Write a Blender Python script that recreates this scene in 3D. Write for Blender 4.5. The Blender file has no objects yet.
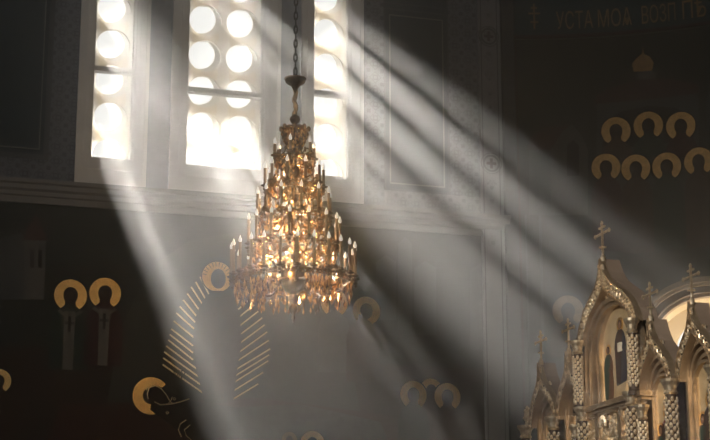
import bpy, math, random
from mathutils import Vector, Matrix
random.seed(7)
R = math.radians
sc = bpy.context.scene
col = sc.collection

# ------------------------------------------------------------------ camera
FOC = 1700.0
PITCH = R(14.2)
EYE = Vector((0, 0, 1.6))
cam_data = bpy.data.cameras.new('camera')
cam_data.sensor_width = 36.0
cam_data.lens = FOC * 36.0 / 710.0
cam_data.clip_end = 300
cam = bpy.data.objects.new('camera', cam_data)
cam.location = EYE
cam.rotation_euler = (math.pi / 2 + PITCH, 0, 0)
col.objects.link(cam)
sc.camera = cam

# ------------------------------------------------------------------ world, sun, fill, exposure
world = bpy.data.worlds.new('sky')
sc.world = world
world.use_nodes = True
bg = world.node_tree.nodes['Background']
bg.inputs[0].default_value = (1.0, 0.985, 0.95, 1)
bg.inputs[1].default_value = 1.35

SUN_E = 68.0
sd = bpy.data.lights.new('sun', 'SUN')
sd.energy = SUN_E
sd.color = (1.0, 0.965, 0.91)
sd.angle = R(1.2)
sun = bpy.data.objects.new('sun', sd)
sun_dir = Vector((-0.268, 0.889, 0.564)).normalized()      # towards the sun
sun.rotation_euler = sun_dir.to_track_quat('Z', 'Y').to_euler()
sun.location = (-10, 60, 45)
col.objects.link(sun)

fd = bpy.data.lights.new('rear_fill', 'AREA')           # soft fill added behind the camera, no window stands there
fd.shape = 'RECTANGLE'
fd.size = 9
fd.size_y = 5
fd.energy = 400
fd.color = (1.0, 0.97, 0.93)
fill = bpy.data.objects.new('rear_fill', fd)
fill.location = (-4, -2.5, 11)
fill.rotation_euler = (R(90), 0, R(-4))
col.objects.link(fill)

ld = bpy.data.lights.new('side_fill', 'AREA')           # unseen fill added from the left to brighten screen and chandelier
ld.shape = 'RECTANGLE'
ld.size = 6
ld.size_y = 5
ld.energy = 850
ld.color = (1.0, 0.96, 0.90)
side = bpy.data.objects.new('side_fill', ld)
side.location = (-13, 7, 11)
side.rotation_euler = (R(90), 0, R(-52))
col.objects.link(side)

cl_ = bpy.data.lights.new('screen_fill_spot', 'SPOT')          # unseen spot added high on the left to brighten the gilded screen
cl_.energy = 12000
cl_.color = (1.0, 0.90, 0.76)
cl_.spot_size = R(26)
cl_.spot_blend = .7
cl_.shadow_soft_size = .35
screen_spot = bpy.data.objects.new('screen_fill_spot', cl_)
screen_spot.location = (-7, 2.5, 9)
screen_spot.rotation_euler = (Vector(screen_spot.location) - Vector((5.0, 18.5, 4.6))).to_track_quat('Z', 'Y').to_euler()
col.objects.link(screen_spot)

HAZE_DENSITY = 0.016
HAZE_G = 0.85

sc.view_settings.view_transform = 'Standard'
sc.view_settings.look = 'None'
sc.view_settings.gamma = 1.0
sc.view_settings.use_curve_mapping = False
sc.view_settings.exposure = 0.0
sc.cycles.use_denoising = True
sc.cycles.max_bounces = 6
sc.cycles.diffuse_bounces = 2
sc.cycles.transparent_max_bounces = 12
sc.cycles.sample_clamp_indirect = 4.0

# ------------------------------------------------------------------ frames of reference (real planes in the church)
FWD = Vector((0, math.cos(PITCH), math.sin(PITCH)))
UPV = Vector((0, -math.sin(PITCH), math.cos(PITCH)))
def ray(px, py):
    return FWD + Vector((1, 0, 0)) * ((px - 355) / FOC) + UPV * ((220 - py) / FOC)
class Frame:
    """a vertical plane: local x along it, local y away from the viewer, local z up"""
    def __init__(s, origin, yaw):
        s.o = Vector(origin); s.yaw = yaw
        s.d = Vector((math.cos(yaw), math.sin(yaw), 0)); s.n = Vector((-math.sin(yaw), math.cos(yaw), 0))
    def at(s, px, py, depth=0.0):
        r = ray(px, py); t = ((s.o - EYE).dot(s.n) + depth) / r.dot(s.n); p = EYE + r * t
        return (p - s.o).dot(s.d), p.z
    def place(s, o):
        o.location = s.o; o.rotation_euler = (0, 0, s.yaw)
BACK = Frame((0, 34, 0), R(16.8))
ICO = Frame((3.0, 20.5, 0), R(-73.2))

# ------------------------------------------------------------------ material helpers
def hexlin(r, g, b):
    return tuple(((c / 255) / 12.92 if c / 255 < .04045 else ((c / 255 + .055) / 1.055) ** 2.4) for c in (r, g, b)) + (1,)
def mat(name, c, rough=.7, metal=0.0, c2=None, scale=4.0, bump=0.0, bscale=30.0, emit=None, es=0.0, spec=.3, translucent=0.0):
    m = bpy.data.materials.new(name); m.use_nodes = True
    nt = m.node_tree; N = nt.nodes; L = nt.links
    b = N['Principled BSDF']
    b.inputs['Base Color'].default_value = tuple(c[:3]) + (1,)
    b.inputs['Roughness'].default_value = rough
    b.inputs['Metallic'].default_value = metal
    b.inputs['Specular IOR Level'].default_value = spec
    tc = N.new('ShaderNodeTexCoord')
    if c2:
        no = N.new('ShaderNodeTexNoise'); no.inputs['Scale'].default_value = scale; no.inputs['Detail'].default_value = 6
        L.new(tc.outputs['Object'], no.inputs['Vector'])
        rp = N.new('ShaderNodeValToRGB')
        rp.color_ramp.elements[0].position = .35; rp.color_ramp.elements[1].position = .65
        rp.color_ramp.elements[0].color = tuple(c[:3]) + (1,); rp.color_ramp.elements[1].color = tuple(c2[:3]) + (1,)
        L.new(no.outputs['Fac'], rp.inputs['Fac']); L.new(rp.outputs['Color'], b.inputs['Base Color'])
    if bump:
        n2 = N.new('ShaderNodeTexNoise'); n2.inputs['Scale'].default_value = bscale; n2.inputs['Detail'].default_value = 4
        L.new(tc.outputs['Object'], n2.inputs['Vector'])
        bp = N.new('ShaderNodeBump'); bp.inputs['Strength'].default_value = bump; bp.inputs['Distance'].default_value = .03
        L.new(n2.outputs['Fac'], bp.inputs['Height']); L.new(bp.outputs['Normal'], b.inputs['Normal'])
    if emit:
        b.inputs['Emission Color'].default_value = tuple(emit[:3]) + (1,); b.inputs['Emission Strength'].default_value = es
    if translucent:
        t = N.new('ShaderNodeBsdfTranslucent'); t.inputs[0].default_value = tuple(c[:3]) + (1,)
        mx = N.new('ShaderNodeMixShader'); mx.inputs[0].default_value = translucent
        L.new(b.outputs[0], mx.inputs[1]); L.new(t.outputs[0], mx.inputs[2])
        L.new(mx.outputs[0], N['Material Output'].inputs['Surface'])
    return m

def mnode(nt, op, a, b=None, c=None):
    n = nt.nodes.new('ShaderNodeMath'); n.operation = op
    for i, v in enumerate((a, b, c)):
        if v is None: continue
        if isinstance(v, (int, float)): n.inputs[i].default_value = v
        else: nt.links.new(v, n.inputs[i])
    return n.outputs[0]
def ornament(name, base, ink, cell):
    """stencilled lattice of small squares and crosses"""
    m = mat(name, base, rough=.8); nt = m.node_tree
    tc = nt.nodes.new('ShaderNodeTexCoord'); sp = nt.nodes.new('ShaderNodeSeparateXYZ')
    nt.links.new(tc.outputs['Object'], sp.inputs[0])
    def cellabs(axis, off, sc_):
        v = mnode(nt, 'ADD', mnode(nt, 'DIVIDE', sp.outputs[axis], sc_), off)
        return mnode(nt, 'ABSOLUTE', mnode(nt, 'SUBTRACT', mnode(nt, 'FRACT', v), .5))
    ax, az = cellabs(0, 50.0, cell), cellabs(2, 50.0, cell)
    bx_, bz = cellabs(0, 50.5, cell), cellabs(2, 50.5, cell)
    mxa = mnode(nt, 'MAXIMUM', ax, az); sma = mnode(nt, 'ADD', ax, az)
    sq = mnode(nt, 'MULTIPLY', mnode(nt, 'LESS_THAN', mxa, .2), mnode(nt, 'GREATER_THAN', mxa, .1))
    dot = mnode(nt, 'LESS_THAN', mnode(nt, 'MAXIMUM', bx_, bz), .14)
    dia = mnode(nt, 'LESS_THAN', mnode(nt, 'ABSOLUTE', mnode(nt, 'SUBTRACT', sma, .42)), .035)
    f = mnode(nt, 'MAXIMUM', mnode(nt, 'MAXIMUM', sq, dot), dia)
    no = nt.nodes.new('ShaderNodeTexNoise'); no.inputs['Scale'].default_value = 3
    nt.links.new(tc.outputs['Object'], no.inputs['Vector'])
    f = mnode(nt, 'MULTIPLY', f, mnode(nt, 'ADD', mnode(nt, 'MULTIPLY', no.outputs['Fac'], .8), .4))
    f = mnode(nt, 'MINIMUM', f, 1.0)
    mx = nt.nodes.new('ShaderNodeMix'); mx.data_type = 'RGBA'
    nt.links.new(f, mx.inputs[0]); mx.inputs[6].default_value = tuple(base[:3]) + (1,); mx.inputs[7].default_value = tuple(ink[:3]) + (1,)
    nt.links.new(mx.outputs[2], nt.nodes['Principled BSDF'].inputs['Base Color'])
    return m

M = {}
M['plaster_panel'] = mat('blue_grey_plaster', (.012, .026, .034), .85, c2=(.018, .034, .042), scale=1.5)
M['plaster_light'] = mat('grey_plaster', (.20, .205, .215), .85, c2=(.24, .24, .25), scale=2)
M['pier_paint'] = mat('pale_blue_grey_pier', (.25, .265, .30), .85, c2=(.32, .33, .36), scale=5)
M['band_paint'] = mat('slate_band', (.05, .055, .06), .8, c2=(.065, .07, .075), scale=3)
M['line_paint'] = mat('pale_line', (.20, .19, .17), .8)
M['border'] = ornament('stencilled_border', (.13, .14, .165), (.025, .03, .04), .30)
M['border_light'] = ornament('stencilled_border_pale', (.20, .20, .21), (.10, .10, .11), .30)
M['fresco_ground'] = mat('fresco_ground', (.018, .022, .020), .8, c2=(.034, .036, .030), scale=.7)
M['fresco_low'] = mat('fresco_low_ground', (.030, .020, .015), .8, c2=(.055, .032, .022), scale=.9)
M['stone'] = mat('white_painted_frame', (.72, .69, .66), .6, c2=(.80, .77, .73), scale=3, bump=.1)
M['cornice'] = mat('grey_cornice', (.17, .165, .16), .7, c2=(.21, .20, .19), scale=2)
M['gold'] = mat('gold_leaf', (.98, .66, .28), .38, .9, c2=(.85, .54, .20), scale=8, bump=.15, bscale=14)
M['gold_line'] = mat('gold_line', (1.0, .84, .55), .4, .6)
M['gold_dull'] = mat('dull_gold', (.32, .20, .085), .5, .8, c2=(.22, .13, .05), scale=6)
M['dark'] = mat('dark_paint', (.014, .011, .009), .8)
M['skin'] = mat('umber_face_paint', (.050, .030, .020), .8, c2=(.025, .016, .012), scale=8)
M['robe_grey'] = mat('grey_vestment_paint', (0.076, 0.073, 0.070), .85, c2=(0.102, 0.097, 0.092), scale=4)
M['stole'] = mat('pale_stole_paint', (.16, .145, .125), .85, c2=(.12, .11, .095), scale=5)
M['robe_red'] = mat('maroon_vestment_paint', (0.061, 0.019, 0.019), .85, c2=(0.036, 0.014, 0.014), scale=4)
M['robe_green'] = mat('green_vestment_paint', (0.019, 0.032, 0.027), .85, c2=(0.031, 0.043, 0.032), scale=4)
M['robe_blue'] = mat('blue_vestment_paint', (0.019, 0.024, 0.041), .85, c2=(0.031, 0.037, 0.051), scale=4)
M['robe_brown'] = mat('brown_vestment_paint', (0.046, 0.029, 0.019), .85, c2=(0.071, 0.041, 0.029), scale=4)
M['ink'] = mat('dark_lettering', (.020, .012, .012), .8)
M['letter_gold'] = mat('ochre_lettering', (.34, .22, .10), .8)
M['band_blue'] = mat('teal_band', (.018, .046, .060), .8, c2=(.024, .054, .070), scale=3)
M['apse_ground'] = mat('apse_ground', (.024, .027, .023), .8, c2=(.032, .034, .028), scale=.8)
M['church_paint'] = mat('painted_church', (.050, .054, .056), .8, c2=(.064, .068, .068), scale=3)
M['roof_paint'] = mat('painted_roof', (.060, .030, .026), .8)
M['iron'] = mat('blackened_iron', (.06, .055, .05), .4, .9)
M['bronze'] = mat('old_bronze', (.15, .085, .045), .36, 1.0, c2=(.08, .045, .025), scale=20)
M['brass'] = mat('polished_brass', (.75, .48, .22), .25, 1.0)
M['wax'] = mat('candle_tube', (.34, .235, .15), .5, c2=(.28, .19, .12), scale=3, translucent=.25)
M['bulb'] = mat('frosted_bulb', (.95, .92, .86), .3, emit=(1, .93, .82), es=.55)
M['floor'] = mat('stone_floor', (.035, .03, .025), .5, c2=(.05, .04, .03), scale=1)
M['dark_wall'] = mat('dark_plaster', (.03, .028, .026), .9)
M['icon_gold'] = mat('icon_gold_ground', (.80, .62, .38), .4, .5, c2=(.68, .50, .28), scale=6)
M['icono'] = mat('gilded_wood', (.60, .46, .31), .36, .75, c2=(.42, .31, .20), scale=5, bump=.15, bscale=25)
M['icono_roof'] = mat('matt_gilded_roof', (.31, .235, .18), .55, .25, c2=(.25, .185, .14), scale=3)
M['icono_carve'] = mat('burnished_carving', (1.0, .86, .64), .30, .85, c2=(.70, .54, .36), scale=30)
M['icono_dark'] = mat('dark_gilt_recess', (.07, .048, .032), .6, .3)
M['cream'] = mat('cream_reveal', (.78, .66, .48), .8, c2=(.72, .60, .42), scale=2)
M['arch_outer'] = mat('tan_arch_moulding', (.36, .27, .185), .6)
M['arch_dark'] = mat('brown_arch_moulding', (.13, .085, .055), .6)

def crystal_mat():
    m = bpy.data.materials.new('amber_crystal'); m.use_nodes = True
    nt = m.node_tree; N = nt.nodes; L = nt.links
    b = N['Principled BSDF']
    tc = N.new('ShaderNodeTexCoord'); no = N.new('ShaderNodeTexNoise'); no.inputs['Scale'].default_value = 9
    L.new(tc.outputs['Object'], no.inputs['Vector'])
    rp = N.new('ShaderNodeValToRGB'); rp.color_ramp.elements[0].position = .4; rp.color_ramp.elements[1].position = .62
    rp.color_ramp.elements[0].color = (.34, .15, .06, 1); rp.color_ramp.elements[1].color = (.95, .62, .26, 1)
    L.new(no.outputs['Fac'], rp.inputs['Fac']); L.new(rp.outputs[0], b.inputs['Base Color'])
    b.inputs['Roughness'].default_value = .12; b.inputs['Metallic'].default_value = .25
    t = N.new('ShaderNodeBsdfTranslucent'); L.new(rp.outputs[0], t.inputs[0])
    mx = N.new('ShaderNodeMixShader'); mx.inputs[0].default_value = .55
    L.new(b.outputs[0], mx.inputs[1]); L.new(t.outputs[0], mx.inputs[2]); L.new(mx.outputs[0], N['Material Output'].inputs['Surface'])
    return m
M['crystal'] = crystal_mat()
M['crystal_clear'] = mat('smoky_crystal', (.30, .20, .13), .12, .5, c2=(.12, .075, .05), scale=14, translucent=.3)

# ------------------------------------------------------------------ mesh helpers
class MB:
    def __init__(s): s.v = []; s.f = []; s.mi = []
    def add(s, vs, fs, mi=0):
        o = len(s.v); s.v += [tuple(v) for v in vs]; s.f += [tuple(i + o for i in f) for f in fs]; s.mi += [mi] * len(fs)
        return s
    def box(s, x0, x1, y0, y1, z0, z1, mi=0):
        return s.add([(x0, y0, z0), (x1, y0, z0), (x1, y1, z0), (x0, y1, z0), (x0, y0, z1), (x1, y0, z1), (x1, y1, z1), (x0, y1, z1)],
                     [(0, 3, 2, 1), (4, 5, 6, 7), (0, 1, 5, 4), (1, 2, 6, 5), (2, 3, 7, 6), (3, 0, 4, 7)], mi)
    def lathe(s, prof, cx=0, cy=0, seg=20, mi=0):
        n = len(prof); vs = []; fs = []
        for i in range(seg):
            a = 2 * math.pi * i / seg
            for r, z in prof: vs.append((cx + r * math.cos(a), cy + r * math.sin(a), z))
        for i in range(seg):
            j = (i + 1) % seg
            for k in range(n - 1): fs.append((i * n + k, j * n + k, j * n + k + 1, i * n + k + 1))
        fs.append(tuple(i * n for i in range(seg))[::-1]); fs.append(tuple(i * n + n - 1 for i in range(seg)))
        return s.add(vs, fs, mi)
    def tube(s, pts, r, seg=6, closed=False, mi=0):
        pts = [Vector(p) for p in pts]; n = len(pts); rs = r if isinstance(r, (list, tuple)) else [r] * n
        vs = []; fs = []
        for i, p in enumerate(pts):
            a = pts[i - 1] if (i > 0 or closed) else p; b = pts[(i + 1) % n] if (i < n - 1 or closed) else p
            t = (b - a).normalized() if (b - a).length > 1e-9 else Vector((0, 0, 1))
            u = t.cross(Vector((0, 0, 1)))
            if u.length < .05: u = t.cross(Vector((0, 1, 0)))
            u.normalize(); w = t.cross(u)
            for k in range(seg):
                q = 2 * math.pi * k / seg
                vs.append(p + u * (rs[i] * math.cos(q)) + w * (rs[i] * math.sin(q)))
        m = n if closed else n - 1
        for i in range(m):
            j = (i + 1) % n
            for k in range(seg):
                l = (k + 1) % seg; fs.append((i * seg + k, i * seg + l, j * seg + l, j * seg + k))
        if not closed:
            fs.append(tuple(range(seg))[::-1]); fs.append(tuple((n - 1) * seg + k for k in range(seg)))
        return s.add(vs, fs, mi)
    def ball(s, c, rx, ry=None, rz=None, seg=8, rings=5, mi=0):
        ry = ry or rx; rz = rz or rx; vs = [(c[0], c[1], c[2] - rz)]; fs = []
        for i in range(1, rings):
            a = -math.pi / 2 + math.pi * i / rings
            for k in range(seg):
                q = 2 * math.pi * k / seg; vs.append((c[0] + rx * math.cos(a) * math.cos(q), c[1] + ry * math.cos(a) * math.sin(q), c[2] + rz * math.sin(a)))
        vs.append((c[0], c[1], c[2] + rz)); T = len(vs) - 1
        for k in range(seg):
            l = (k + 1) % seg; fs.append((0, 1 + l, 1 + k)); fs.append((T, T - seg + k, T - seg + l))
            for i in range(rings - 2): a = 1 + i * seg; fs.append((a + k, a + l, a + seg + l, a + seg + k))
        return s.add(vs, fs, mi)
    def drop(s, c, r, h, mi=0, ang=0.0):
        """faceted pendant hanging from c"""
        x, y, z = c; vs = [(x, y, z), (x, y, z - h)]; k = 5
        for i in range(k):
            q = ang + 2 * math.pi * i / k; vs.append((x + r * math.cos(q), y + r * math.sin(q), z - h * .62))
        fs = []
        for i in range(k):
            j = (i + 1) % k; fs.append((0, 2 + i, 2 + j)); fs.append((1, 2 + j, 2 + i))
        return s.add(vs, fs, mi)
    def poly(s, pts, y0, y1, mi=0):
        """closed outline in x,z extruded between y0 (front) and y1"""
        n = len(pts); vs = [(p[0], y0, p[1]) for p in pts] + [(p[0], y1, p[1]) for p in pts]
        fs = [tuple(range(n)), tuple(range(n, 2 * n))[::-1]] + [(i, n + i, n + (i + 1) % n, (i + 1) % n) for i in range(n)]
        return s.add(vs, fs, mi)
    def ring(s, c, r0, r1, a0, a1, y0, y1, seg=40, mi=0, sx=1.0):
        """flat arc band in the x,z plane with thickness"""
        vs = []; fs = []
        for i in range(seg + 1):
            a = a0 + (a1 - a0) * i / seg; ca, sa = math.cos(a), math.sin(a)
            for r in (r0, r1):
                for y in (y0, y1): vs.append((c[0] + r * ca * sx, y, c[1] + r * sa))
        for i in range(seg):
            a = i * 4; b = a + 4
            for p, q in ((0, 1), (1, 3), (3, 2), (2, 0)): fs.append((a + p, a + q, b + q, b + p))
        fs.append((0, 2, 3, 1)); e = seg * 4; fs.append((e, e + 1, e + 3, e + 2))
        return s.add(vs, fs, mi)
    def build(s, name, mats, parent=None, frame=None, smooth=False, mapf=None):
        me = bpy.data.meshes.new(name)
        if mapf: s.v, s.f, s.mi = slice_x(s.v, s.f, s.mi)
        vs = [mapf(v) for v in s.v] if mapf else s.v
        me.from_pydata(vs, [], s.f)
        for m_ in (mats if isinstance(mats, (list, tuple)) else [mats]): me.materials.append(m_)
        for p, i in zip(me.polygons, s.mi): p.material_index = i; p.use_smooth = smooth
        bm_fix(me)
        o = bpy.data.objects.new(name, me); col.objects.link(o)
        if frame: frame.place(o)
        if parent: o.parent = parent
        return o
import bmesh
def slice_x(vs, fs, mi, step=.2):
    me = bpy.data.meshes.new('slice'); me.from_pydata(vs, [], fs)
    b = bmesh.new(); b.from_mesh(me)
    lay = b.faces.layers.int.new('m')
    b.faces.ensure_lookup_table()
    for f, i in zip(b.faces, mi): f[lay] = i
    x0 = min(v[0] for v in vs); x1 = max(v[0] for v in vs); x = math.ceil(x0 / step + 1e-4) * step
    while x < x1 - 1e-4 and x1 - x0 < 20:
        bmesh.ops.bisect_plane(b, geom=b.verts[:] + b.edges[:] + b.faces[:], dist=1e-6, plane_co=(x, 0, 0), plane_no=(1, 0, 0)); x += step
    b.verts.index_update()
    out = [tuple(v.co) for v in b.verts], [tuple(v.index for v in f.verts) for f in b.faces], [f[lay] for f in b.faces]
    b.free(); bpy.data.meshes.remove(me); return out
def bm_fix(me):
    b = bmesh.new(); b.from_mesh(me); bmesh.ops.recalc_face_normals(b, faces=b.faces); b.to_mesh(me); b.free()
def empty(name, label=None, cat=None, group=None, loc=None, frame=None, parent=None, kind=None):
    o = bpy.data.objects.new(name, None); col.objects.link(o); o.empty_display_size = .2
    if loc is not None: o.location = loc
    if frame: frame.place(o)
    if parent: o.parent = parent
    if label: o['label'] = label
    if cat: o['category'] = cat
    if group: o['group'] = group
    if kind: o['kind'] = kind
    return o
def struct(o): o['kind'] = 'structure'; return o
def circle(cx, cz, r, n=32, sx=1.0, a0=0, a1=2 * math.pi):
    return [(cx + r * sx * math.cos(a0 + (a1 - a0) * i / n), cz + r * math.sin(a0 + (a1 - a0) * i / n)) for i in range(n if a1 - a0 > 6.2 else n + 1)]
def text_mesh(name, body, x, z, w, h, y, material, parent, slant=0.0, mapf=None, thick=.004):
    cu = bpy.data.curves.new(name, 'FONT'); cu.body = body; cu.size = 1; cu.extrude = 0; cu.resolution_u = 3
    t = bpy.data.objects.new(name, cu); col.objects.link(t)
    dg = bpy.context.evaluated_depsgraph_get(); me0 = t.evaluated_get(dg).to_mesh()
    vs = [tuple(v.co) for v in me0.vertices]; fs = [tuple(p.vertices) for p in me0.polygons]
    t.evaluated_get(dg).to_mesh_clear(); bpy.data.objects.remove(t); bpy.data.curves.remove(cu)
    x0 = min(v[0] for v in vs); x1 = max(v[0] for v in vs); z0 = min(v[1] for v in vs); z1 = max(v[1] for v in vs)
    mb = MB()
    mb.add([(x + (v[0] - x0) / (x1 - x0) * w, y - thick, z + (v[1] - z0) / (z1 - z0) * h + slant * (v[0] - x0) / (x1 - x0)) for v in vs], fs)
    return mb.build(name, material, parent, mapf=mapf)

# ================================================================== STRUCTURE
# floor, ceiling and the walls outside the picture
ZTOP = 24.0
struct(MB().box(-26, 26, -6, 50, -.3, 0).build('floor', M['floor']))
cp = [(-18, -6), (26, -6), (26, 40), (8, 40)] + [(u * math.cos(R(16.8)) - .5 * math.sin(R(16.8)), 34 + u * math.sin(R(16.8)) + .5 * math.cos(R(16.8))) for u in (7, -18)]
struct(MB().add([(x, y, ZTOP) for x, y in cp] + [(x, y, ZTOP + .3) for x, y in cp], [tuple(range(6)), tuple(range(6, 12))[::-1]] + [(i, 6 + i, 6 + (i + 1) % 6, (i + 1) % 6) for i in range(6)]).build('ceiling', M['dark_wall']))
struct(MB().box(-14.3, -14, -5, 30.2, 0, ZTOP).build('wall_left', M['dark_wall']))
struct(MB().box(-14.3, 24, -5.3, -5, 0, ZTOP).build('wall_front', M['dark_wall']))

# ---- window wall
bw = lambda px, py: BACK.at(px, py)
WIN = []            # glass rectangles u0,u1,z0,z1, frame rectangle, transom
def mean(*a): return sum(a) / len(a)
ZG = mean(bw(88, 161)[1], bw(184, 166)[1], bw(262, 172)[1], bw(349, 179)[1])     # bottom of the glass
ZF = mean(bw(74, 184)[1], bw(169, 192)[1], bw(361, 206)[1])                       # bottom of the surrounds
ZT = bw(340, -110)[1]                                                             # top of the windows
spec = [  # glass left, right, surround left, right (pixel columns half way up), transom
    (91.5, 133.5, 77.5, 147, (112, 70.5)), (185.5, 262.5, 170.5, 278.5, (223, 93)), (311.5, 349, 300.5, 361.5, (331, 94.5))]
for a, b, c_, d_, tr in spec:
    WIN.append((bw(a, 95)[0], bw(b, 95)[0], bw(c_, 95)[0], bw(d_, 95)[0], bw(*tr)[1]))
U_END = bw(505, 120)[0]
Z_COR0, Z_COR1 = mean(bw(0, 195)[1], bw(240, 213)[1]), mean(bw(0, 180)[1], bw(240, 198)[1])
UL = -16.0
ub = dict(pl=bw(43, 100)[0], bl=bw(51, 100)[0], wl=bw(76, 100)[0])
ur0, ur1, ur2, ur3 = bw(363, 100)[0], bw(384, 100)[0], bw(449, 100)[0], bw(479, 100)[0]
us = sorted([UL, ub['bl'], WIN[0][0], WIN[0][1], WIN[0][2], WIN[0][3], WIN[1][2], WIN[1][0], WIN[1][1], WIN[1][3], WIN[2][2], WIN[2][0], WIN[2][1], WIN[2][3], ur1, ur2, ur3, U_END])
zb_panel_l = bw(20, 158)[1]; zb_panel_r = bw(415, 192)[1]; zt_row = bw(415, 11)[1]; z_low = bw(100, 350)[1]
zs = sorted([0, z_low, Z_COR0, ZG, zb_panel_l, zb_panel_r, zt_row, ZT, ZTOP])
TH = .75
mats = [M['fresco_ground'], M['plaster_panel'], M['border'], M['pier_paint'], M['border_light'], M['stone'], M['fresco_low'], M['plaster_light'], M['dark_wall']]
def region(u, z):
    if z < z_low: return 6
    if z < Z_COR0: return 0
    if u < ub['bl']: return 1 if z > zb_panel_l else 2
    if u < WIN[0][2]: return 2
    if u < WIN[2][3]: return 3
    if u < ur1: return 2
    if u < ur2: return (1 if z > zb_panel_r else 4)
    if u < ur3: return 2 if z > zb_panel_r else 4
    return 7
mb = MB()
def hole(u, z): return any(w[0] < u < w[1] for w in WIN) and ZG < z < ZT
for i in range(len(us) - 1):
    for j in range(len(zs) - 1):
        a, b, c_, d_ = us[i], us[i + 1], zs[j], zs[j + 1]
        if b - a < 1e-5 or d_ - c_ < 1e-5: continue
        if hole((a + b) / 2, (c_ + d_) / 2): continue
        mb.add([(a, 0, c_), (b, 0, c_), (b, 0, d_), (a, 0, d_)], [(0, 1, 2, 3)], region((a + b) / 2, (c_ + d_) / 2))
        mb.add([(a, TH, c_), (b, TH, c_), (b, TH, d_), (a, TH, d_)], [(3, 2, 1, 0)], 8)
SPL = .45     # the outer reveals splay open
for w in WIN:
    a, b = w[0], w[1]
    mb.add([(a, 0, ZG), (a, TH, ZG), (a, TH, ZT), (a, 0, ZT)], [(0, 1, 2, 3)], 5)
    mb.add([(b, 0, ZG), (b, TH, ZG), (b, TH, ZT), (b, 0, ZT)], [(3, 2, 1, 0)], 5)
    mb.add([(a, 0, ZG), (b, 0, ZG), (b, TH, ZG), (a, TH, ZG)], [(0, 1, 2, 3)], 5)
    mb.add([(a, 0, ZT), (b, 0, ZT), (b, TH, ZT), (a, TH, ZT)], [(3, 2, 1, 0)], 5)
o = bpy.data.meshes.new('wall_back'); o.from_pydata(mb.v, [], mb.f)
for m_ in mats: o.materials.append(m_)
for p, i in zip(o.polygons, mb.mi): p.material_index = i
wall_back = bpy.data.objects.new('wall_back', o); col.objects.link(wall_back); BACK.place(wall_back); struct(wall_back)

# unseen slats added far outside to shade the upper windows and separate the beams
DO = 20.0; KS = 0.564 / math.hypot(.268, .889)
blocker = MB()
bz = lambda y: bw(220, y)[1]
SOLID = bz(-14)          # above this height the blocker is closed
def shade(u0, u1, low, bar, gap):
    z = low
    while z < SOLID:
        blocker.box(u0, u1, DO, DO + .3, z + KS * DO, min(z + bar, SOLID) + KS * DO); z += bar + gap
UA, UB = (WIN[0][1] + WIN[1][0]) / 2, (WIN[1][1] + WIN[2][0]) / 2
shade(-9.5, UA, bz(122), .36, .42)
shade(UA, UB, bz(110), .42, .46)
blocker.box(-9.5, 3.5, DO, DO + .3, SOLID + KS * DO, SOLID + 6 + KS * DO)
struct(blocker.build('roof', M['dark_wall'], frame=BACK))  # added only to shape the sunbeams, not part of any building

# cornice under the windows: stepped profile run along the wall
def run_profile(name, prof, u0, u1, material, frame=BACK):
    mb = MB(); n = len(prof)
    vs = [(u0, p[0], p[1]) for p in prof] + [(u1, p[0], p[1]) for p in prof]
    fs = [(i, (i + 1) % n, n + (i + 1) % n, n + i) for i in range(n)] + [tuple(range(n))[::-1], tuple(range(n, 2 * n))]
    return struct(mb.add(vs, fs).build(name, material, frame=frame))
h = Z_COR1 - Z_COR0
run_profile('trim_1', [(0, Z_COR0 - .12), (-.05, Z_COR0 - .12), (-.06, Z_COR0), (-.12, Z_COR0 + .02), (-.13, Z_COR0 + .3 * h), (-.2, Z_COR0 + .42 * h), (-.21, Z_COR0 + .68 * h), (-.27, Z_COR0 + .76 * h), (-.28, Z_COR1), (-.1, Z_COR1 + .03), (0, Z_COR1 + .03)],
            UL, U_END - .02, M['cornice'])
# raised line frames of the two painted wall panels
def line_frame(name, u0, u1, z0, z1, t, material, y=-.018):
    mb = MB().box(u0, u1, y, 0, z0, z0 + t).box(u0, u1, y, 0, z1 - t, z1).box(u0, u0 + t, y, 0, z0 + t, z1 - t).box(u1 - t, u1, y, 0, z0 + t, z1 - t)
    return struct(mb.build(name, material, frame=BACK))
line_frame('trim_2', UL + .3, ub['bl'], zb_panel_l, ZTOP - .5, .10, M['band_paint'])
line_frame('trim_3', UL + .6, ub['pl'] - .02, zb_panel_l + .2, ZTOP - .8, .02, M['line_paint'])
line_frame('trim_4', ur1, ur2, zb_panel_r, zt_row, .035, M['band_paint'])
line_frame('trim_5', ur1 + .12, ur2 - .12, zb_panel_r + .14, zt_row - .14, .025, M['line_paint'])
line_frame('trim_6', ur1, ur2, zt_row + .1, ZTOP - 1, .035, M['band_paint'])
# baseboard
struct(MB().box(UL, U_END, -.12, 0, 0, .5).build('baseboard_back', M['cornice'], frame=BACK))

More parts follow.
